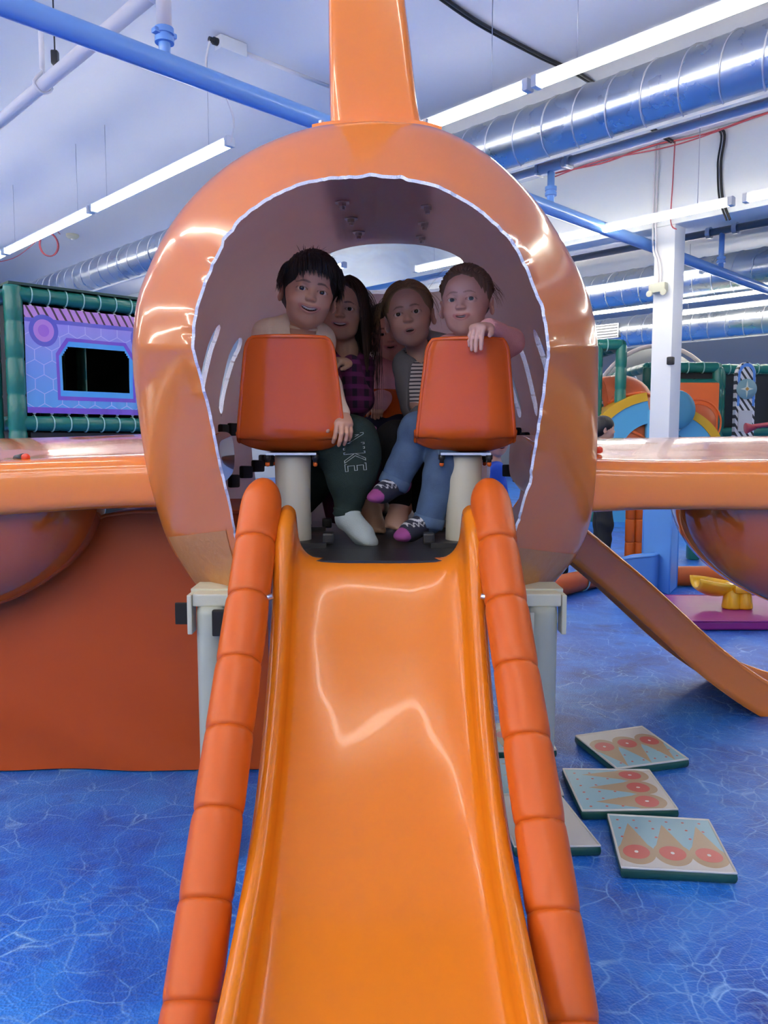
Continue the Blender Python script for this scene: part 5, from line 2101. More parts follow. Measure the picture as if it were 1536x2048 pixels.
garment('top', pr, PINK, g4, .004, wrinkle(.0022, 48, 2))
# frill along the shoulder seam
fp = [lerp(P(985, 658, 2.25), P(1030, 700, 2.22), t) + np.array([.006 * math.sin(t * 40), 0, .008 * math.sin(t * 55)]) for t in np.linspace(0, 1, 40)]
MB().tube(fp, .008, 8, flat=.35).build('frill', PINK, g4)
JEAN, nt, b = nodes_of('blue_denim')
L = nt.links.new
tc = nt.nodes.new('ShaderNodeTexCoord')
n1 = nnoise(18, 4); n2 = nnoise(420, 2)
c1 = nramp(n1.outputs['Fac'], [(.3, (.022, .048, .11)), (.7, (.055, .105, .20))])
L(nmix(nmath('MULTIPLY', n2.outputs['Fac'], .5), c1, (.09, .14, .22)), b.inputs['Base Color'])
b.inputs['Roughness'].default_value = .85
pr = [ell(pelv, (.085, .08, .075), None, .04)]
pr += chain([pelv + [-.02, -.01, -.01], kneeA, ankA], [.062, .050, .041], .022)
pr += chain([pelv + [.0, .0, -.03], kneeB, ankB], [.062, .048, .040], .022)
garment('jeans', pr, JEAN, g4, .0036, wrinkle(.0022, 55, 1, (.3, .2, 1)))
for (kn_, an_) in ((kneeA, ankA), (kneeB, ankB)):
    d_ = (an_ - kn_) / np.linalg.norm(an_ - kn_)
    MB().lathe(an_ - d_ * .012, d_, [(0, .040), (.002, .0435), (.022, .0435), (.030, .042), (.030, .034)], 28).build('hem', JEAN, g4)
NAVY = (.012, .014, .030); PUR = (.26, .05, .20)
for (an_, he_, to_, fl) in ((ankA, heelA, toeA, 1), (ankB, heelB, toeB, 1)):
    v, f = surface(foot(an_, he_, to_, UPV, .88) + [cap(an_, an_ + UPV * .01, .024, .024, .01)], .0028)
    d_ = (to_ - he_); L_ = np.linalg.norm(d_); d_ = d_ / L_
    t_ = (v - he_) @ d_ / L_
    c = np.tile(NAVY, (len(v), 1)).astype(float)
    up_ = (v - he_) @ np.array([0, 0, 1.0])
    c[t_ < .16 + .0 * up_] = PUR
    c[t_ > .86] = PUR
    # pale face print on top, little dotted line below
    for (tc_, uc, r_) in ((.52, .038, .017), (.30, .045, .010)):
        rr_ = np.hypot((t_ - tc_) * L_, up_ - uc)
        c[(np.abs(rr_ - r_) < .0032) & (t_ > .1)] = (.55, .56, .60)
    c[(np.abs(up_ - .012 - .004 * np.sin(t_ * 60)) < .002) & (t_ > .2) & (t_ < .8)] = (.42, .42, .45)
    add('sock', v, f, attr_mat('printed_sock', .9) if 'printed_sock' not in MATS else MATS['printed_sock'], g4, True, c)
LBR = (.17, .105, .068)
capp = [ell((0, .014, .032), (.0740, .0880, .0760), None, 0), ell((0, .060, .0), (.052, .045, .045), None, .03),
        Prim(lambda p: e_el(p, (0, -.096, -.026), (.074, .088, .100)), (0, 0, 0), .3, 's', .010)]
hair_cap(h4_, g4, LBR, capp)
hair(h4_, g4, LBR, [
    dict(n=2000, line=[40, 37, 28, 6, -30], az=(-150, 150), el=(5, 89), comb=lambda p: (p[0] * 4, 1.0, .15), len=.13, grav=.03, off=(.0048, .010), noise=.04, steps=13, w=.0015, target=(.01, .11, .02), pull=.3, stick=.9, lift=0, jit=.008, tip=(.23, .15, .10)),
    dict(n=160, az=(-60, 60), el=(50, 85), comb=(0, .9, .1), len=.06, grav=.12, lift=.05, stick=.5, off=(.004, .012), noise=.25, steps=9, w=.0010),
    dict(n=22, az=(-75, -25), el=(30, 70), comb=(-.5, -.3, .1), len=.07, grav=.16, lift=.35, noise=.25, off=(.005, .014), steps=10, w=.0006),
    dict(n=40, az=(60, 120), el=(-10, 30), comb=(.3, .1, -.8), len=.05, grav=.15, lift=.25, noise=.3, off=(.004, .015), steps=9, w=.0008)])

# ---------------------------------------------------------------- child in pink sweater behind
g5 = thing('person', 'child in a pale pink sweater half hidden behind the others', 'person', (0.0, 3.0, ZF), 'children in the airplane')
h5_ = Head(P(784, 668, 3.02), yaw=-8, pitch=6, roll=-4, scale=1.0, mouth='soft')
neck = P(792, 718, 3.06); chest = P(796, 775, 3.08); pelv = P(775, 855, 3.05)
shl, shr = P(762, 735, 3.06), P(832, 735, 3.08)
elb, wr = P(775, 775, 2.98), P(757, 806, 2.87)
elb2, wr2 = P(840, 800, 3.05), P(815, 850, 3.0)
kA, aA = P(748, 860, 2.92), P(752, 985, 2.95)
kB, aB = P(800, 860, 2.92), P(800, 985, 2.95)
core = thin_core(neck, chest, pelv, [[shl, elb, wr], [shr, elb2, wr2]], [[kA, aA], [kB, aB]])
core += chain([h5_.world((0, .02, -.05)), neck], [.033, .036], .02) + hand(wr, (-.1, -.5, -.8), (0, -1, .3), .8, (60, 60, 40))
core += foot(aA, aA - UPV * .05 + [0, .03, 0], aA - UPV * .06 + [0, -.12, 0], UPV, .9) + foot(aB, aB - UPV * .05 + [0, .03, 0], aB - UPV * .06 + [0, -.12, 0], UPV, .9)
skin_body(g5, h5_, core, (.62, .36, .28), (.5, .22, .2), (.05, .03, .02), .003)
h5_.eyes(g5)
PINK2 = cloth('pink_sweatshirt', (.78, .42, .50), .9)
pr = shirt_prims(neck, lerp(chest, pelv, .15), lerp(chest, pelv, .8), shl, shr, .09, .075)
pr += chain([shl, elb, wr], [.046, .044, .036], .02) + chain([shr, elb2, wr2], [.046, .042, .034], .02)
pr += [cap(neck, h5_.world((0, .018, -.06)), .038, .032, .004, 's')]
garment('sweater', pr, PINK2, g5, .0045, wrinkle(.0035, 44, 2))
d_ = (wr - elb) / np.linalg.norm(wr - elb)
MB().lathe(wr - d_ * .015, d_, [(0, .030), (.005, .033), (.03, .034), (.034, .030)], 24).build('cuff', PINK2, g5)
garment('leggings', [ell(pelv, (.09, .08, .07), None, .04)] + chain([pelv, kA, aA], [.064, .05, .036], .03) + chain([pelv, kB, aB], [.064, .05, .036], .03), cloth('navy_leggings', (.02, .02, .05)), g5, .005)
capp = [ell((0, .014, .032), (.0755, .0895, .0770), None, 0), ell((0, .045, -.03), (.066, .055, .07), None, .03),
        Prim(lambda p: e_el(p, (0, -.098, -.025), (.066, .088, .086)), (0, 0, 0), .3, 's', .008)]
hair_cap(h5_, g5, DKB, capp)
hair(h5_, g5, DKB, [dict(n=500, az=(2, 178), el=(5, 89), comb=(.9, .2, -.3), len=.16, grav=.2, noise=.1, steps=12, w=.0024), dict(n=500, az=(-178, -2), el=(5, 89), comb=(-.9, .2, -.3), len=.16, grav=.2, noise=.1, steps=12, w=.0024)])
# ================================================================== BACKGROUND
RG = np.array([U, V, ZUP])


def padded_bar(m, a, b, r, segs=10, puff=.06, n=None):
    """tube with soft stitched pads"""
    a = np.asarray(a, float); b = np.asarray(b, float)
    ln = np.linalg.norm(b - a)
    k = n or max(1, int(ln / .28))
    t, rr = [], []
    for i in range(k):
        for f, q in ((0.0, .90), (.06, .985), (.5, 1.0), (.94, .985)):
            t.append((i + f) / k)
            rr.append(r * q)
    t.append(1.0); rr.append(r * .9)
    m.tube([a + (b - a) * x for x in t], rr, segs)


# ---------------------------------------------------------------- tower with the purple banner
bA = np.array([P(25, 590, 6.5)[0], 6.5, 0])
uT, vT = touv(bA)
zt, zb_ = 2.245, 1.215
tower = thing('play_tower', 'green padded play tower with a purple and blue hexagon banner', 'play structure', bA)
posts = [(0, 0), (0, 1.36), (1.9, 0), (1.9, 1.36), (.35, -.35)]
for (du, dv) in posts[:4]:
    m = MB()
    padded_bar(m, UV(uT + du, vT + dv, 0), UV(uT + du, vT + dv, zt + .06), .072, 14)
    m.build('padded_post', GREENV, tower)
m = MB(); padded_bar(m, UV(uT + .12, vT - .14, 0), UV(uT + .12, vT - .14, zt + .04), .072, 14); m.build('padded_post', GREENV, tower)
for z in (zt, zb_, .25):
    for (s_, e_) in (((0, 0), (0, 1.36)), ((0, 1.36), (1.9, 1.36)), ((1.9, 0), (1.9, 1.36)), ((0, 0), (1.9, 0))):
        m = MB(); padded_bar(m, UV(uT + s_[0], vT + s_[1], z), UV(uT + e_[0], vT + e_[1], z), .062, 14); m.build('padded_rail', GREENV, tower)
for q in np.arange(.13, 1.3, .142):
    for z in (zt, zb_):
        c = UV(uT, vT + q, z)
        MB().tube([c + .066 * (math.cos(t) * U + math.sin(t) * ZUP) for t in np.linspace(0, 2 * math.pi, 15)[:-1]], .006, 5, closed=True).build('cable_tie', TIE, tower)
        MB().lathe(UV(uT - .012, vT + q, z - .085 if z == zt else z + .085), -U, [(0, .014), (.004, .014), (.004, .008)], 10).build('eyelet', STEEL, tower)
MB().box(UV(uT + .95, vT + .68, zt + .075), (2.0, 1.45, .02), RG).build('roof_mat', mat('dark_green_roof', (.02, .06, .05), .6), tower, False)
for (s_, e_) in (((1.9, .1), (1.9, 1.3)), ((.1, 1.36), (1.8, 1.36)), ((.1, 0.0), (1.8, 0.0))):
    a, b2 = UV(uT + s_[0], vT + s_[1], 0), UV(uT + e_[0], vT + e_[1], 0)
    MB().prism([a + ZUP * .3, b2 + ZUP * .3, b2 + ZUP * 2.2, a + ZUP * 2.2], U * .01 + V * .01).build('net_wall', NETBLACK, tower, False)
a, b2 = UV(uT, vT + .1, 0), UV(uT, vT + 1.3, 0)
MB().prism([a + ZUP * .3, b2 + ZUP * .3, b2 + ZUP * 1.14, a + ZUP * 1.14], U * .01).build('net_wall', NETBLACK, tower, False)
MB().box(UV(uT + .95, vT + .68, 1.13), (1.8, 1.25, .05), RG).build('deck', NETBLACK, tower, False)
for du, dv in ((.8, .55), (1.3, .85)):
    m = MB(); padded_bar(m, UV(uT + du, vT + dv, 1.15), UV(uT + du, vT + dv, 2.2), .07, 14); m.build('inner_post', GREENV, tower)

# banner: print from object coordinates, window cut as real opening
BAN, nt, b = nodes_of('hexagon_print')
L = nt.links.new
tc = nt.nodes.new('ShaderNodeTexCoord')
sep = nt.nodes.new('ShaderNodeSeparateXYZ')
L(tc.outputs['UV'], sep.inputs[0])
gx, gy = sep.outputs[0], sep.outputs[1]       # metres: 0..2 along, 0..0.9 up
grad = nramp(nmath('DIVIDE', gy, .9), [(0.0, (.12, .42, .82)), (.5, (.22, .36, .84)), (1.0, (.44, .30, .82))])
# hexagon lattice lines
S_ = .142
hx = nmath('DIVIDE', gx, S_ / .64)
hy = nmath('DIVIDE', gy, S_)


def hexd(ox, oy):
    x = nmath('SUBTRACT', nmath('MODULO', nmath('ADD', nmath('ADD', hx, ox), 40.0), 1.0), .5)
    y = nmath('SUBTRACT', nmath('MODULO', nmath('ADD', nmath('ADD', hy, oy), 17.3205 * 2), 1.7320508), .8660254)
    x, y = nmath('ABSOLUTE', x), nmath('ABSOLUTE', y)
    return nmath('MAXIMUM', x, nmath('ADD', nmath('MULTIPLY', x, .5), nmath('MULTIPLY', y, .8660254)))


hd = nmath('MINIMUM', hexd(0, 0), hexd(.5, .8660254))
line = nmath('GREATER_THAN', hd, .478)
col = nmix(nmath('MULTIPLY', line, .75), grad, (.62, .60, .95))


def band(lo_, hi_, val):
    return nmath('MULTIPLY', nmath('GREATER_THAN', val, lo_), nmath('LESS_THAN', val, hi_))


topm = nmath('GREATER_THAN', gy, .80)
diag = nmath('MODULO', nmath('ADD', nmath('DIVIDE', nmath('ADD', gx, nmath('MULTIPLY', gy, .8)), .105), 50.0), 1.0)
strp = nmix(nmath('LESS_THAN', diag, .28), (.62, .30, .72), (.07, .035, .06))
col = nmix(nmath('MULTIPLY', topm, 1.0), col, strp)
col = nmix(band(.765, .80, gy), col, (.15, .14, .62))
col = nmix(nmath('LESS_THAN', gy, .05), col, (.20, .10, .60))


def circle(cx_, cy_, r, c, prev):
    dx_ = nmath('MULTIPLY', nmath('SUBTRACT', gx, cx_), .72); dy_ = nmath('SUBTRACT', gy, cy_)
    d2 = nmath('SQRT', nmath('ADD', nmath('MULTIPLY', dx_, dx_), nmath('MULTIPLY', dy_, dy_)))
    return nmix(nmath('LESS_THAN', d2, r), prev, c)


for cx_ in (.24, 1.60):
    for r, c in ((.135, (.13, .13, .60)), (.095, (.55, .26, .74)), (.052, (.40, .16, .70))):
        col = circle(cx_, .70, r, c, col)
# window surround: two octagon-cornered frames
def octo(x0, x1, y0, y1, cut):
    cx_, cy_ = (x0 + x1) / 2, (y0 + y1) / 2
    ax_ = nmath('ABSOLUTE', nmath('SUBTRACT', gx, cx_)); ay_ = nmath('SUBTRACT', gy, cy_)
    m1 = nmath('MULTIPLY', nmath('LESS_THAN', ax_, (x1 - x0) / 2), nmath('LESS_THAN', nmath('ABSOLUTE', ay_), (y1 - y0) / 2))
    m2 = nmath('LESS_THAN', nmath('ADD', ax_, ay_), (x1 - x0) / 2 + (y1 - y0) / 2 - cut)
    return nmath('MULTIPLY', m1, m2)


col = nmix(octo(.385, 1.475, .115, .655, .14), col, (.21, .10, .62))
col = nmix(octo(.425, 1.435, .150, .625, .13), col, (.09, .42, .86))
L(col, b.inputs['Base Color'])
b.inputs['Roughness'].default_value = .45
# cloth grid with the window left open
nx_, ny_ = 100, 46
W_, H_ = 1.90, .90
xs_ = np.linspace(0, W_, nx_); ys_ = np.linspace(0, H_, ny_)
win = [(.47, .19), (1.39, .19), (1.39, .50), (1.30, .585), (.57, .585), (.47, .50)]
vs, uvs, fs = [], [], []
for y in ys_:
    for x in xs_:
        sag = .012 * math.sin(x * 31) * (y / H_ - .5) ** 2 * 4 * .5 + .006 * math.sin(x * 9 + y * 7)
        vs.append(UV(uT - .03 + sag, vT + .07 + x * .64, zb_ + .085 + y * (zt - zb_ - .17) / H_))
        uvs.append((x, y))
for j in range(ny_ - 1):
    for i in range(nx_ - 1):
        x, y = (xs_[i] + xs_[i + 1]) / 2, (ys_[j] + ys_[j + 1]) / 2
        inside = .47 < x < 1.39 and .19 < y < .585 and (abs(x - .93) + (y - .19)) < .46 + .395 - .09
        if not inside:
            fs.append((j * nx_ + i, j * nx_ + i + 1, (j + 1) * nx_ + i + 1, (j + 1) * nx_ + i))
ban = add('banner', vs, fs, BAN, tower)
ul = ban.data.uv_layers.new(name='UVMap')
for lp in ban.data.loops:
    ul.data[lp.index].uv = uvs[lp.vertex_index]
ban['label'] = 'purple to blue hexagon print banner with a window'

# ---------------------------------------------------------------- far green frames on the right
def green_frame(name, label, px0, px1, pyt, Y, depth=1.4, panels=(), divs=(), zb=0.0):
    a = P(px0, pyt, Y); b2 = P(px1, pyt, Y)
    z = a[2]
    t = thing(name, label, 'play structure', ((a[0] + b2[0]) / 2, Y, 0), 'green play frames at the back')
    xs = [a[0], b2[0]]
    r = .075
    for x in xs + [a[0] + (b2[0] - a[0]) * d for d in divs]:
        m = MB(); padded_bar(m, (x, Y, 0), (x, Y, z), r, 12); m.build('padded_post', GREENV, t)
    for x in xs:
        m = MB(); padded_bar(m, (x, Y + depth, 0), (x, Y + depth, z), r, 12); m.build('padded_post', GREENV, t)
        m = MB(); padded_bar(m, (x, Y, z), (x, Y + depth, z), r, 12); m.build('padded_rail', GREENV, t)
    for yy in (Y, Y + depth):
        for zz in (z, z * .55, .15):
            m = MB(); padded_bar(m, (xs[0], yy, zz), (xs[1], yy, zz), r, 12); m.build('padded_rail', GREENV, t)
    MB().prism([(xs[0], Y + depth, .1), (xs[1], Y + depth, .1), (xs[1], Y + depth, z), (xs[0], Y + depth, z)], (0, .02, 0)).build('net_wall', NETBLACK, t, False)
    n = int((b2[0] - a[0]) / .22)
    for i in range(n):
        c = np.array([a[0] + .12 + .22 * i, Y, z])
        MB().tube([c + .08 * np.array([0, math.cos(q), math.sin(q)]) for q in np.linspace(0, 2 * math.pi, 11)[:-1]], .009, 4, closed=True).build('cable_tie', TIE, t)
    return t, a, b2, z


GY = 9.0
t1, a1, b1, z1 = green_frame('climbing_structure', 'green padded frame with dark netting beside the orange tube slide', 1195, 1243, 690, 10.6, 1.5)
MB().prism([(a1[0] - .6, 10.6, .2), (a1[0], 10.6, .2), (a1[0], 10.6, z1), (a1[0] - .6, 10.6, z1)], (0, .02, 0)).build('net_wall', NETBLACK, t1, False)
t2, a2, b2, z2 = green_frame('climbing_structure', 'green padded frame around the square orange slide panel', 1296, 1436, 735, 11.6, 1.8, divs=(.0,))
m = MB(); padded_bar(m, (a2[0], 11.6, P(0, 768, 11.6)[2]), (b2[0], 11.6, P(0, 768, 11.6)[2]), .075, 12); m.build('padded_rail', GREENV, t2)
MB().prism([P(1296, 745, 11.64), P(1428, 745, 11.64), P(1428, 765, 11.64), P(1296, 765, 11.64)], (0, .02, 0)).build('net_panel', NETBLACK, t2, False)
t3, a3, b3, z3 = green_frame('climbing_structure', 'green padded frame with netting behind the striped arch', 1442, 1640, 738, 12.6, 1.8, divs=(.28, .6))
MB().prism([P(1446, 748, 12.7), P(1640, 748, 12.7), P(1640, 900, 12.7), P(1446, 900, 12.7)], (0, .02, 0)).build('net_panel', mat('grey_netting', (.035, .04, .045), .7), t3, False)

# square orange panel with round slide mouth
op = thing('slide_entrance', 'square orange moulded panel with a round slide mouth', 'panel', P(1390, 1000, 11.4) * [1, 1, 0])
pc = P(1385, 835, 11.4)
MB().box(pc, (.72, .06, .98), None, .05).build('panel', mat('bright_orange_plastic', (.85, .16, .03), .35), op, True, 30)
OPL = MATS['bright_orange_plastic']
for r in (.33, .27):
    MB().tube([pc + np.array([.06 + r * math.cos(q), -.035, -.08 + r * math.sin(q)]) for q in np.linspace(0, 2 * math.pi, 40)[:-1]], .014, 8, closed=True).build('moulded_ring', OPL, op)
MB().lathe(pc + [.06, -.03, -.08], (0, -1, 0), [(0, .27), (.03, .25), (.05, .14), (.055, .02)], 30).build('dome', mat('worn_orange_plastic', (.62, .13, .04), .4), op)
MB().box(pc + [0, .1, -.9], (.5, .1, .9), None, .03).build('support_board', GREENV, op, False)

# curved orange tube slide
ts = thing('tube_slide', 'curved orange tube slide elbow by the green netting frame', 'slide', P(1240, 1000, 11.0) * [1, 1, 0])
q = [P(1190, 812, 11.2), P(1216, 806, 11.2), P(1240, 802, 11.1), P(1256, 812, 11.0), P(1256, 850, 10.9), P(1240, 900, 10.8), P(1230, 990, 10.7)]
MB().tube(catmull(q, 40), np.interp(np.linspace(0, 1, 40), [0, .5, 1], [.38, .34, .34]), 28, caps=False).build('tube', MATS['worn_orange_plastic'], ts)
for i in (8, 20, 30):
    c = catmull(q, 40)
    d_ = c[i + 1] - c[i - 1]
    fr_ = frame(d_)
    MB().tube([c[i] + .35 * (math.cos(t) * fr_[1] + math.sin(t) * fr_[2]) for t in np.linspace(0, 2 * math.pi, 36)[:-1]], .022, 8, closed=True).build('joint_ring', OPL, ts)
MB().tube([P(1205, 800, 11.4), P(1205, 1000, 11.4) * [1, 1, 0]], .05, 10).build('leg', GREENV, ts)

# big grey dome netting behind, white lit ring
dm = thing('net_dome', 'grey mesh dome with a white ring behind the column', 'play structure', P(1290, 900, 13.6) * [1, 1, 0])
G = []
dc = P(1300, 860, 13.6)
for i in range(14):
    e_ = math.pi / 2 * i / 13
    G.append([dc + np.array([1.12 * math.cos(e_) * math.cos(q), .6 * math.cos(e_) * math.sin(q), 1.36 * math.sin(e_)]) for q in np.linspace(0, 2 * math.pi, 33)[:-1]])
MB().grid(G, False, True).build('mesh_cover', mat('grey_mesh', (.28, .30, .31), .6), dm)
MB().tube([dc + np.array([1.15 * math.cos(q), -.30, 1.37 * math.sin(q)]) for q in np.linspace(0, math.pi, 30)], .035, 8).build('striped_rim', mat('pale_rim', (.7, .6, .58), .5), dm)
MB().lathe((dc[0], dc[1], 0), (0, 0, 1), [(0, .5), (dc[2] + .05, .55)], 20).build('drum', GREENV, dm)
rcn = P(1254, 766, 12.6)
MB().tube([rcn + .14 * np.array([math.cos(q), 0, math.sin(q)]) for q in np.linspace(0, 2 * math.pi, 30)[:-1]], .03, 10, closed=True).build('white_ring', WHITE, dm)
MB().tube([P(1205, 805, 10.9), P(1290, 785, 12.6)], .02, 8).build('white_rod', WHITE, dm)

# blue and yellow padded arches
YEL = mat('yellow_vinyl', (.72, .40, .015), .4)
SKY = mat('sky_blue_vinyl', (.10, .42, .68), .4)
GBL = mat('dusty_blue_vinyl', (.06, .24, .38), .45, bump=.1)
for k, (cx_, cy_, r, y_, lab) in enumerate(((1302, 905, 1.10, 10.7, 'yellow edged sky blue padded arch left of the column'), (1312, 915, .98, 10.9, 'yellow edged sky blue padded arch right of the column'))):
    c = P(cx_, cy_, y_)
    ar = thing('padded_arch', lab, 'play structure', (c[0], y_, 0), 'blue and yellow padded arches')
    a0, a1_ = (math.radians(100), math.radians(180)) if k == 0 else (math.radians(0), math.radians(62))
    for nm, r0, r1, mt, dep in (('outer_edge', r, r * .86, YEL, .5), ('inner_panel', r * .86, r * .5, SKY, .46)):
        G = []
        for q in np.linspace(a0, a1_, 20):
            e_ = np.array([math.cos(q) * .85, 0, math.sin(q) * .72])
            G.append([c + e_ * r0 + [0, -dep / 2, 0], c + e_ * r1 + [0, -dep / 2, 0], c + e_ * r1 + [0, dep / 2, 0], c + e_ * r0 + [0, dep / 2, 0]])
        mm = MB().grid(G, False, True)
        mm.f += [[0, 1, 2, 3], [76, 77, 78, 79]]
        mm.build(nm, mt, ar, True, 40)
    MB().box((c[0] + (-.5 if k == 0 else .45), y_, c[2] / 2 - .1), (.45, .4, c[2] - .1), None, .03).build('base_block', SKY, ar, True, 30)
cu_ = P(1350, 820, 10.5)
cs_ = thing('padded_cushion', 'rounded dusty blue padded shape beside the column', 'cushion', (cu_[0], 10.5, 0))
MB().lathe(cu_ + [0, .1, .0], (0, -1, 0), [(0, .22), (.02, .25), (.12, .26), (.16, .245), (.17, .15), (.172, .02)], 30).build('cushion', GBL, cs_)
MB().box((cu_[0] - .22, 10.52, cu_[2] / 2), (.3, .12, cu_[2]), None, .03).build('stand', SKY, cs_, True, 30)

# striped arch sign with compass star
STR, nt, b = nodes_of('diagonal_stripe_print')
L = nt.links.new
tc = nt.nodes.new('ShaderNodeTexCoord')
sep = nt.nodes.new('ShaderNodeSeparateXYZ')
L(tc.outputs['Object'], sep.inputs[0])
dg = nmath('MODULO', nmath('ADD', nmath('DIVIDE', nmath('ADD', sep.outputs[0], nmath('MULTIPLY', sep.outputs[2], .7)), .085), 200.0), 1.0)
L(nmix(nmath('LESS_THAN', dg, .42), (.72, .74, .78), (.03, .03, .035)), b.inputs['Base Color'])
b.inputs['Roughness'].default_value = .5
YA = 11.6
sg = thing('striped_arch', 'black and white striped arch board with a blue arc and compass star', 'sign', P(1492, 1000, YA) * [1, 1, 0])
x0, x1 = P(1472, 800, YA)[0], P(1510, 800, YA)[0]
zt_ = P(1490, 724, YA)[2]
xm, rx = (x0 + x1) / 2, (x1 - x0) / 2
rz = rx * 1.4


def archpoly(sx, yoff, zbot):
    return [(xm - rx * sx, YA + yoff, zbot)] + [(xm - rx * sx * math.cos(q), YA + yoff, zt_ - rz + rz * sx * math.sin(q)) for q in np.linspace(0, math.pi, 24)] + [(xm + rx * sx, YA + yoff, zbot)]


MB().prism(archpoly(1, 0, .0), (0, .10, 0)).build('striped_board', STR, sg, False)
G = [[np.array([xm - rx * .92 * math.cos(q), YA - .012, zt_ - rz + rz * .92 * math.sin(q)]), np.array([xm - rx * .66 * math.cos(q), YA - .012, zt_ - rz + rz * .66 * math.sin(q)])] for q in np.linspace(0, math.pi, 26)]
zz = P(0, 812, YA)[2]
G = [[np.array([xm - rx * .92, YA - .012, zz]), np.array([xm - rx * .66, YA - .012, zz])]] + G + [[np.array([xm + rx * .92, YA - .012, zz]), np.array([xm + rx * .66, YA - .012, zz])]]
MB().grid(G).build('blue_arc', mat('arc_blue', (.10, .28, .72), .5), sg, False)
cc = P(1493, 778, YA - .03)
MB().lathe(cc, (0, -1, 0), [(0, .145), (.012, .145), (.013, .02)], 30).build('compass_disc', mat('dusty_teal', (.20, .36, .42), .5), sg)
star = []
for i in range(8):
    q = math.pi / 4 * i
    rr_ = .125 if i % 2 == 0 else .032
    star.append(cc + np.array([rr_ * math.sin(q) * (1 if i % 4 == 0 else .75), -.016, rr_ * math.cos(q)]))
MB().prism(star, (0, -.006, 0)).build('compass_star', mat('pale_star', (.62, .70, .62), .5), sg, False)
MB().box(cc + [0, -.018, 0], (.04, .02, .04), np.array([[.7, 0, .7], [0, 1, 0], [-.7, 0, .7]])).build('star_centre', mat('brass_dot', (.55, .32, .08), .4), sg, False)
MB().box(P(1490, 842, YA - .02), (.20, .02, .30), None, .004).build('notice', mat('grey_notice', (.55, .57, .6), .5), sg, False)

# red pedal bar poking in from the right
rb = P(1498, 856, 7.5)
rd = thing('red_lever', 'dark red lever bar with a flared end', 'lever', P(1530, 1000, 7.5) * [1, 1, 0])
REDP = mat('dark_red_plastic', (.28, .03, .05), .4)
MB().tube([P(1505, 853, 7.5), P(1560, 846, 7.5), P(1640, 842, 7.5)], .022, 10).build('bar', REDP, rd)
MB().lathe(rb, (1, 0, .1), [(-.03, .05), (-.028, .052), (.03, .03), (.06, .022)], 14).build('flared_end', REDP, rd)
MB().tube([P(1600, 844, 7.5), P(1600, 844, 7.5) * [1, 1, 0]], .04, 10).build('stand', REDP, rd)

# ---------------------------------------------------------------- floor level things on the right
# orange padded kerbs on the floor
def kerb(label, pts, r=.075):
    t = thing('padded_kerb', label, 'padded kerb', np.array(pts[0]) * [1, 1, 0], 'orange padded kerbs')
    for a, b_ in zip(pts[:-1], pts[1:]):
        a = np.array(a); b_ = np.array(b_)
        n = max(1, int(np.linalg.norm(b_ - a) / .35))
        for i in range(n):
            p0, p1 = a + (b_ - a) * (i / n), a + (b_ - a) * ((i + 1) / n)
            m = MB(); padded_bar(m, p0, p1, r, 12, n=1); m.build('padded_sleeve', ORANGE_VINYL, t)
            d_ = (p1 - p0) / np.linalg.norm(p1 - p0)
            fr_ = frame(d_)
            MB().tube([p1 + (r * 1.0) * (math.cos(q) * fr_[1] + math.sin(q) * fr_[2]) for q in np.linspace(0, 2 * math.pi, 15)[:-1]], .006, 4, closed=True).build('cable_tie', TIE, t)
    return t


k0, k1 = F(1090, 1178, .075), F(1210, 1150, .075)
kd = (k1 - k0)
kerb('orange padded kerb on the floor beyond the tail post', [k0 - kd * .6, k1 + kd * .15])
k2, k3 = F(1345, 1152, .075), F(1430, 1152, .075)
kerb('orange padded kerb behind the purple mat', [k2, k3 + (k3 - k2) * 3])

# pair of orange padded posts
for i, px in enumerate((1258, 1276)):
    q = F(px, 1130, 0.0)
    t = thing('padded_post', ['orange padded post standing against the green frame', 'orange padded post touching the tall blue block'][i], 'post', q, 'pair of orange padded posts')
    for j in range(5):
        m = MB(); padded_bar(m, q + ZUP * (.2 * j), q + ZUP * (.2 * j + .2), .042, 14, n=1); m.build('padded_sleeve', ORANGE_VINYL, t)

# blue foam: tall block and low box
BLUEF = mat('light_blue_vinyl', (.15, .40, .86), .38, bump=.12, bscale=12)
q0 = F(1283, 1170, 0); q1 = F(1338, 1192, 0); q2 = F(1358, 1172, 0)
tb = thing('foam_block', 'tall light blue foam block standing behind the low blue box', 'foam block', q1)
e1 = q1 - q0; e2_ = (q2 - q1)
e2_ = e2_ / np.linalg.norm(e2_) * .32
hgt = 1.05
poly = [q0, q1, q1 + e2_, q0 + e2_]
mm = MB().prism([p + ZUP * .003 for p in poly], ZUP * hgt)
o = mm.build('vinyl_cover', BLUEF, tb, True, 30)
bv = o.modifiers.new('round', 'BEVEL'); bv.width = .012; bv.segments = 2
for p in poly[:3]:
    MB().tube([p + ZUP * .01, p + ZUP * (hgt - .01)], .006, 6).build('seam_piping', BLUEF, tb)
l0 = F(1230, 1198, 0); l1 = F(1306, 1187, 0); l2 = F(1343, 1172, 0)
lb = thing('foam_box', 'low light blue foam box in front of the tall block', 'foam block', l1)
ea = l1 - l0; eb = (l2 - l1) / np.linalg.norm(l2 - l1) * .28
l0 = l1 - ea * 1.0
poly = [l0, l1, l1 + eb, l0 + eb]
zl0 = .27
mm = MB().prism([p + ZUP * .003 for p in poly], ZUP * zl0)
o = mm.build('vinyl_cover', BLUEF, lb, True, 30)
bv = o.modifiers.new('round', 'BEVEL'); bv.width = .014; bv.segments = 2
MB().tube([p + ZUP * zl0 for p in poly + poly[:1]], .006, 6).build('seam_piping', BLUEF, lb)

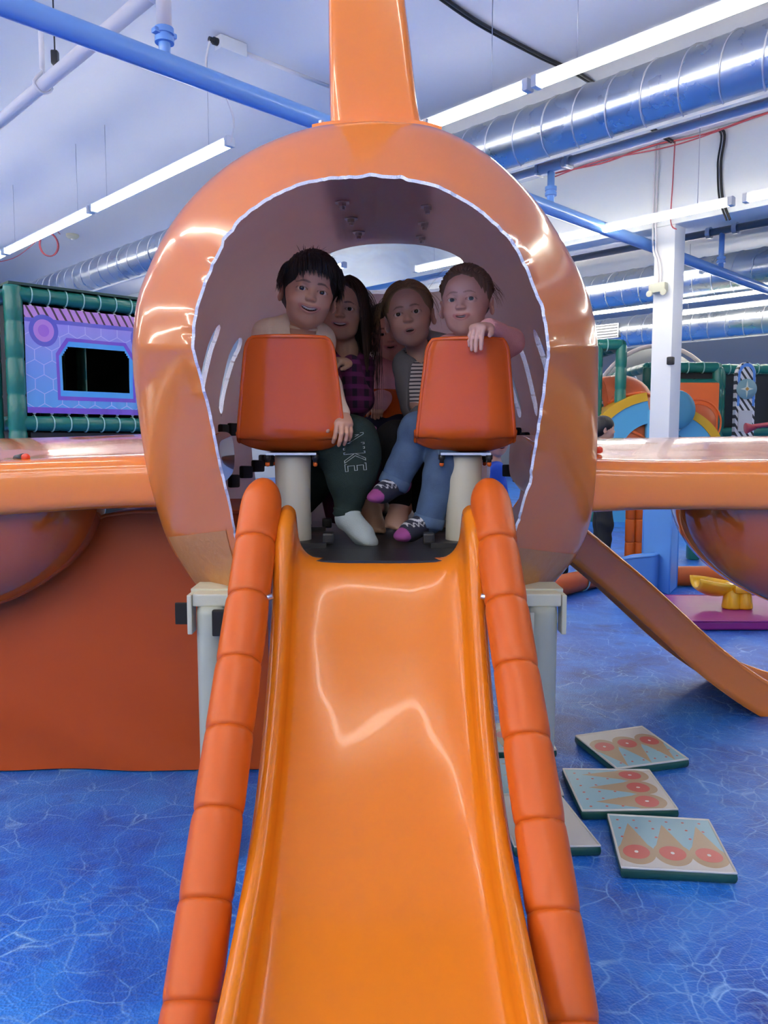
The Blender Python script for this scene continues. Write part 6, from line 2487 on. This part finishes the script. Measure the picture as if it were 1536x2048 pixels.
# purple mat
pm = [F(1305, 1192, .05), F(1290, 1215, .05), F(1390, 1245, .05), F(1620, 1245, .05), F(1600, 1190, .05)]
pmt = thing('floor_mat', 'magenta purple landing mat under the yellow rocker', 'mat', F(1420, 1220, 0))
corners = [F(1318, 1191, .05), F(1372, 1243, .05), F(1640, 1243, .05), F(1560, 1191, .05)]
corners = [F(1285, 1191, .055), F(1372, 1243, .055), F(1640, 1243, .055), F(1540, 1191, .055)]
mm = MB().prism([c * [1, 1, 0] + ZUP * .003 for c in corners], ZUP * .055)
o = mm.build('vinyl_cover', mat('magenta_vinyl', (.30, .022, .22), .32, bump=.15, bscale=10), pmt, True, 30)
bv = o.modifiers.new('round', 'BEVEL'); bv.width = .012; bv.segments = 2
MB().tube([c for c in corners + corners[:1]], .006, 6).build('piping', MATS['magenta_vinyl'], pmt)

# yellow rocker toy
YP = mat('yellow_plastic', (.86, .50, .008), .3, coat=.3)
yq = F(1440, 1215, .06)
yr = thing('rocker_toy', 'yellow plastic rocker toy standing on the purple mat', 'toy', yq)
G = []
c0 = P(1436, 1180, yq[1])
for i in range(14):
    t = i / 13
    x = c0[0] - .125 + .27 * t
    row = []
    for j in range(14):
        a = math.pi * j / 13
        w_ = .13 * math.sin(math.pi * (.15 + .8 * t)) ** .6
        dpt = .10 * (1 - abs(2 * t - .75) ** 2.2 * .6)
        row.append([x, yq[1] + .05 + w_ * math.cos(a), c0[2] + .07 - .10 * t * .4 - dpt * math.sin(a)])
    G.append(row)
mm = MB().grid(G)
o = mm.build('scoop_seat', YP, yr)
sd_ = o.modifiers.new('t', 'SOLIDIFY'); sd_.thickness = .012
for px in (1462, 1486):
    p = F(px, 1216, .061)
    MB().lathe(p, (0, 0, 1), [(0, .052), (.01, .055), (.10, .044), (.13, .02)], 20).build('foot', YP, yr)
MB().box(P(1500, 1175, yq[1]), (.25, .16, .05), None, .02).build('body', YP, yr, True, 30)
# far yellow sign patch seen between the blue block and the wing pod
yb = P(1366, 1045, 7.2)
yk = thing('yellow_block', 'pale yellow padded block low behind the blue column', 'foam block', (yb[0], 7.2, 0))
MB().box((yb[0] + .1, 7.2, P(0, 1058, 7.2)[2] + .1), (.42, .3, .2), None, .02).build('vinyl_cover', mat('pale_yellow_vinyl', (.62, .46, .05), .4), yk, True, 30)
MB().box((yb[0] + .1, 7.2, P(0, 1058, 7.2)[2] / 2), (.10, .1, P(0, 1058, 7.2)[2]), None, .02).build('foot', GREENV, yk, True, 30)

# ---------------------------------------------------------------- stepping mats by the slide
MATM = {}


def mat_print(name, mode):
    m, nt_, b_ = nodes_of(name)
    global nt, L, b, tc
    nt, b = nt_, b_
    L = nt.links.new
    tcn = nt.nodes.new('ShaderNodeTexCoord')
    sp_ = nt.nodes.new('ShaderNodeSeparateXYZ')
    L(tcn.outputs['UV'], sp_.inputs[0])
    x, y = sp_.outputs[0], sp_.outputs[1]

    def disc(cx_, cy_, rx_, ry_):
        dx_ = nmath('DIVIDE', nmath('SUBTRACT', x, cx_), rx_); dy_ = nmath('DIVIDE', nmath('SUBTRACT', y, cy_), ry_)
        return nmath('LESS_THAN', nmath('ADD', nmath('MULTIPLY', dx_, dx_), nmath('MULTIPLY', dy_, dy_)), 1.0)
    WHT, SKYB, TAN, RED = (.70, .68, .64), (.32, .55, .64), (.50, .36, .22), (.62, .13, .11)
    if mode == 'blank':
        colr = nmix(0.0, WHT, WHT)
    else:
        # fish scales: pink-hearted tan scallops at the foot, tan spikes up into blue with dots
        colr = nmix(nmath('GREATER_THAN', y, mode[0]), WHT, SKYB)
        dxm = nmath('SUBTRACT', nmath('MODULO', nmath('ADD', nmath('DIVIDE', x, .16), 20.0), 1.0), .5)
        dym = nmath('SUBTRACT', nmath('MODULO', nmath('ADD', nmath('DIVIDE', y, .17), 20.25), 1.0), .5)
        dots = nmath('LESS_THAN', nmath('ADD', nmath('MULTIPLY', dxm, dxm), nmath('MULTIPLY', dym, dym)), .008)
        colr = nmix(nmath('MULTIPLY', dots, nmath('GREATER_THAN', y, mode[0])), colr, RED)
        for cx_ in (.17, .5, .83):
            # spike
            ax_ = nmath('ABSOLUTE', nmath('SUBTRACT', x, cx_))
            lim = nmath('MULTIPLY', nmath('SUBTRACT', mode[0] + .58, y), .30)
            sp2 = nmath('MULTIPLY', nmath('LESS_THAN', ax_, lim), nmath('GREATER_THAN', y, mode[0] - .02))
            colr = nmix(sp2, colr, TAN)
            colr = nmix(disc(cx_, mode[0] + .02, .175, .20), colr, TAN)
        for cx_ in (.17, .5, .83):
            colr = nmix(disc(cx_, mode[0] + .03, .122, .125), colr, RED)
            colr = nmix(disc(cx_, mode[0] + .03, .018, .022), colr, (.85, .80, .76))
    L(colr, b.inputs['Base Color'])
    b.inputs['Roughness'].default_value = .34
    return m


MPA = mat_print('fish_scale_print_low', (.24,))
MPB = mat_print('fish_scale_print_high', (.40,))
MPC = mat_print('blank_white_vinyl', 'blank')
GRV = mat('dark_green_vinyl', (.012, .075, .062), .35)


def floor_mat(corn, th, m, label, uvrot=0):
    """corners BL BR FR FL of the top face"""
    C = [np.asarray(c) for c in corn]
    ctr = sum(C) / 4
    t = thing('stepping_mat', label, 'mat', ctr * [1, 1, 0], 'square stepping mats by the slide')
    n = 14
    G = np.zeros((n, n, 3)); uv = {}
    for i in range(n):
        for j in range(n):
            u_, v_ = j / (n - 1), i / (n - 1)
            p = (C[3] * (1 - u_) + C[2] * u_) * (1 - v_) + (C[0] * (1 - u_) + C[1] * u_) * v_
            e = min(u_, 1 - u_, v_, 1 - v_)
            G[i, j] = p + ZUP * (.004 * min(1, e * 5) - .002)
    vs = G.reshape(-1, 3)
    fs = [(i * n + j, i * n + j + 1, (i + 1) * n + j + 1, (i + 1) * n + j) for i in range(n - 1) for j in range(n - 1)]
    o = add('top_cover', vs, fs, m, t)
    ul = o.data.uv_layers.new(name='UVMap')
    for lp in o.data.loops:
        i, j = divmod(lp.vertex_index, n)
        u_, v_ = j / (n - 1), i / (n - 1)
        for _ in range(uvrot):
            u_, v_ = v_, 1 - u_
        ul.data[lp.index].uv = (u_, v_)
    # soft side wall
    ring = [G[0, j] for j in range(n)] + [G[i, n - 1] for i in range(1, n)] + [G[n - 1, j] for j in range(n - 2, -1, -1)] + [G[i, 0] for i in range(n - 2, 0, -1)]
    ring = np.array(ring)
    rows = []
    for f, out in ((0, 0), (.25, .003), (.5, .004), (.8, .002), (1, -.002)):
        d = ring - ctr
        d[:, 2] = 0
        d /= np.linalg.norm(d, axis=1)[:, None]
        r_ = ring + d * out
        r_[:, 2] = ring[:, 2] * (1 - f) + .003 * f
        rows.append(r_)
    MB().grid(rows, False, True).build('side_wall', GRV, t)
    MB().tube(ring, .0035, 6, closed=True).build('top_piping', MPC, t)
    return t


TH = .032
mk = lambda pts: [F(x, y, TH) for x, y in pts]
floor_mat(mk([(1216, 1628), (1417, 1639), (1473, 1745), (1244, 1733)]), TH, MPA, 'stepping mat with blue scales whose red dots lie along its loose white edge')
floor_mat(mk([(1126, 1537), (1298, 1539), (1355, 1617), (1165, 1620)]), TH, MPA, 'stepping mat with mostly blue spotted print lying between two printed mats', 1)
floor_mat(mk([(1152, 1471), (1284, 1452), (1376, 1517), (1234, 1536)]), TH, MPB, 'stepping mat half blank white, turned askew beyond the others', 2)
floor_mat(mk([(985, 1590), (1122, 1592), (1200, 1690), (1030, 1692)]), TH, MPC, 'plain white stepping mat with a green side against the slide rail')
floor_mat(mk([(975, 1518), (1100, 1516), (1126, 1588), (990, 1588)]), TH, MPA, 'blue printed stepping mat mostly hidden behind the slide rail', 1)
floor_mat(mk([(985, 1447), (1082, 1445), (1112, 1498), (990, 1502)]), TH, MPB, 'stepping mat furthest under the airplane beside the post', 2)
# ================================================================== PEOPLE IN THE BACKGROUND
def stander(label, x, y, height, top, bottom, skin, hairc, sockc, lean=0.0, face=90):
    s = height / 1.2
    t = thing('person', label, 'person', (x, y, 0), 'people beyond the airplane')
    b0 = np.array([x, y, 0.0])
    up = lambda z, dx=0, dy=0: b0 + np.array([dx + lean * z, dy, z]) * s
    hd = Head(up(1.10), yaw=face, scale=1.0 * s)
    neck, chest, pelv = up(.96), up(.82), up(.60)
    arms = []
    for sx in (-1, 1):
        arms.append([up(.92, .0, sx * .12), up(.74, -.03, sx * .16), up(.60, -.10, sx * .14)])
    legs = [[up(.32, .01, sx * .065), up(.07, 0, sx * .07)] for sx in (-1, 1)]
    pr = thin_core(neck, chest, pelv, arms, legs) + chain([hd.world((0, .02, -.05)), neck], [.034 * s, .036 * s], .02)
    for a in arms:
        pr += hand(a[2], (-.3, 0, -1), (0, -1, .1), .9 * s)
    skin_body(t, hd, pr, skin, (.45, .18, .16), hairc, .0045)
    p2 = shirt_prims(neck, lerp(chest, pelv, .25), lerp(chest, pelv, .9), arms[0][0], arms[1][0], .10 * s, .08 * s)
    for a in arms:
        p2 += chain(a, [.042 * s, .038 * s, .028 * s], .02)
    garment('top', p2, top, t, .007, wrinkle(.003, 40, 1))
    p3 = [ell(pelv, (.09 * s, .10 * s, .09 * s), None, .04)]
    for l in legs:
        p3 += chain([pelv, l[0], l[1]], [.075 * s, .062 * s, .050 * s], .03)
    garment('trousers', p3, bottom, t, .007, wrinkle(.004, 36, 2))
    for l in legs:
        garment('sock', foot(l[1], b0 + (l[1] - b0) * [1, 1, 0] + np.array([.03 * s, 0, .018]), b0 + (l[1] - b0) * [1, 1, 0] + np.array([-.13 * s, 0, .018]), UPV, .9 * s), sockc, t, .006)
    hc_ = [ell((0, .014, .032), (.078, .092, .080), None, 0), ell((0, .05, -.01), (.068, .052, .055), None, .03),
           Prim(lambda p: e_el(p, (0, -.104, -.045), (.100, .090, .082)), (0, 0, 0), .3, 's', .012)]
    hair_cap(hd, t, hairc, hc_, .005, 'hair')
    return t


BLKC = cloth('black_cotton', (.012, .012, .014))
DKG = cloth('charcoal_cargo_cotton', (.025, .027, .030))
BLU = cloth('royal_blue_jersey', (.02, .08, .50))
SOCK2 = cloth('dark_grey_sock', (.10, .12, .13))
p1 = F(1220, 1118, 0)
stander('black haired child in charcoal cargo trousers beyond the wing', P(1205, 1000, 7.0)[0], 7.0, 1.28, BLKC, DKG, (.5, .3, .22), (.010, .009, .010), SOCK2)
q = F(1122, 1152, 0)
stander('child in black trousers and grey socks hidden behind the airplane body', q[0], q[1], 1.05, BLKC, BLKC, (.5, .3, .22), (.02, .014, .01), SOCK2, 0, 70)
stander('child in a royal blue top seen through the side door', P(990, 950, 4.6)[0], 4.6, 1.18, BLU, cloth('lime_trim_cotton', (.35, .60, .06)), (.5, .3, .22), (.02, .014, .01), SOCK2, 0, 20)
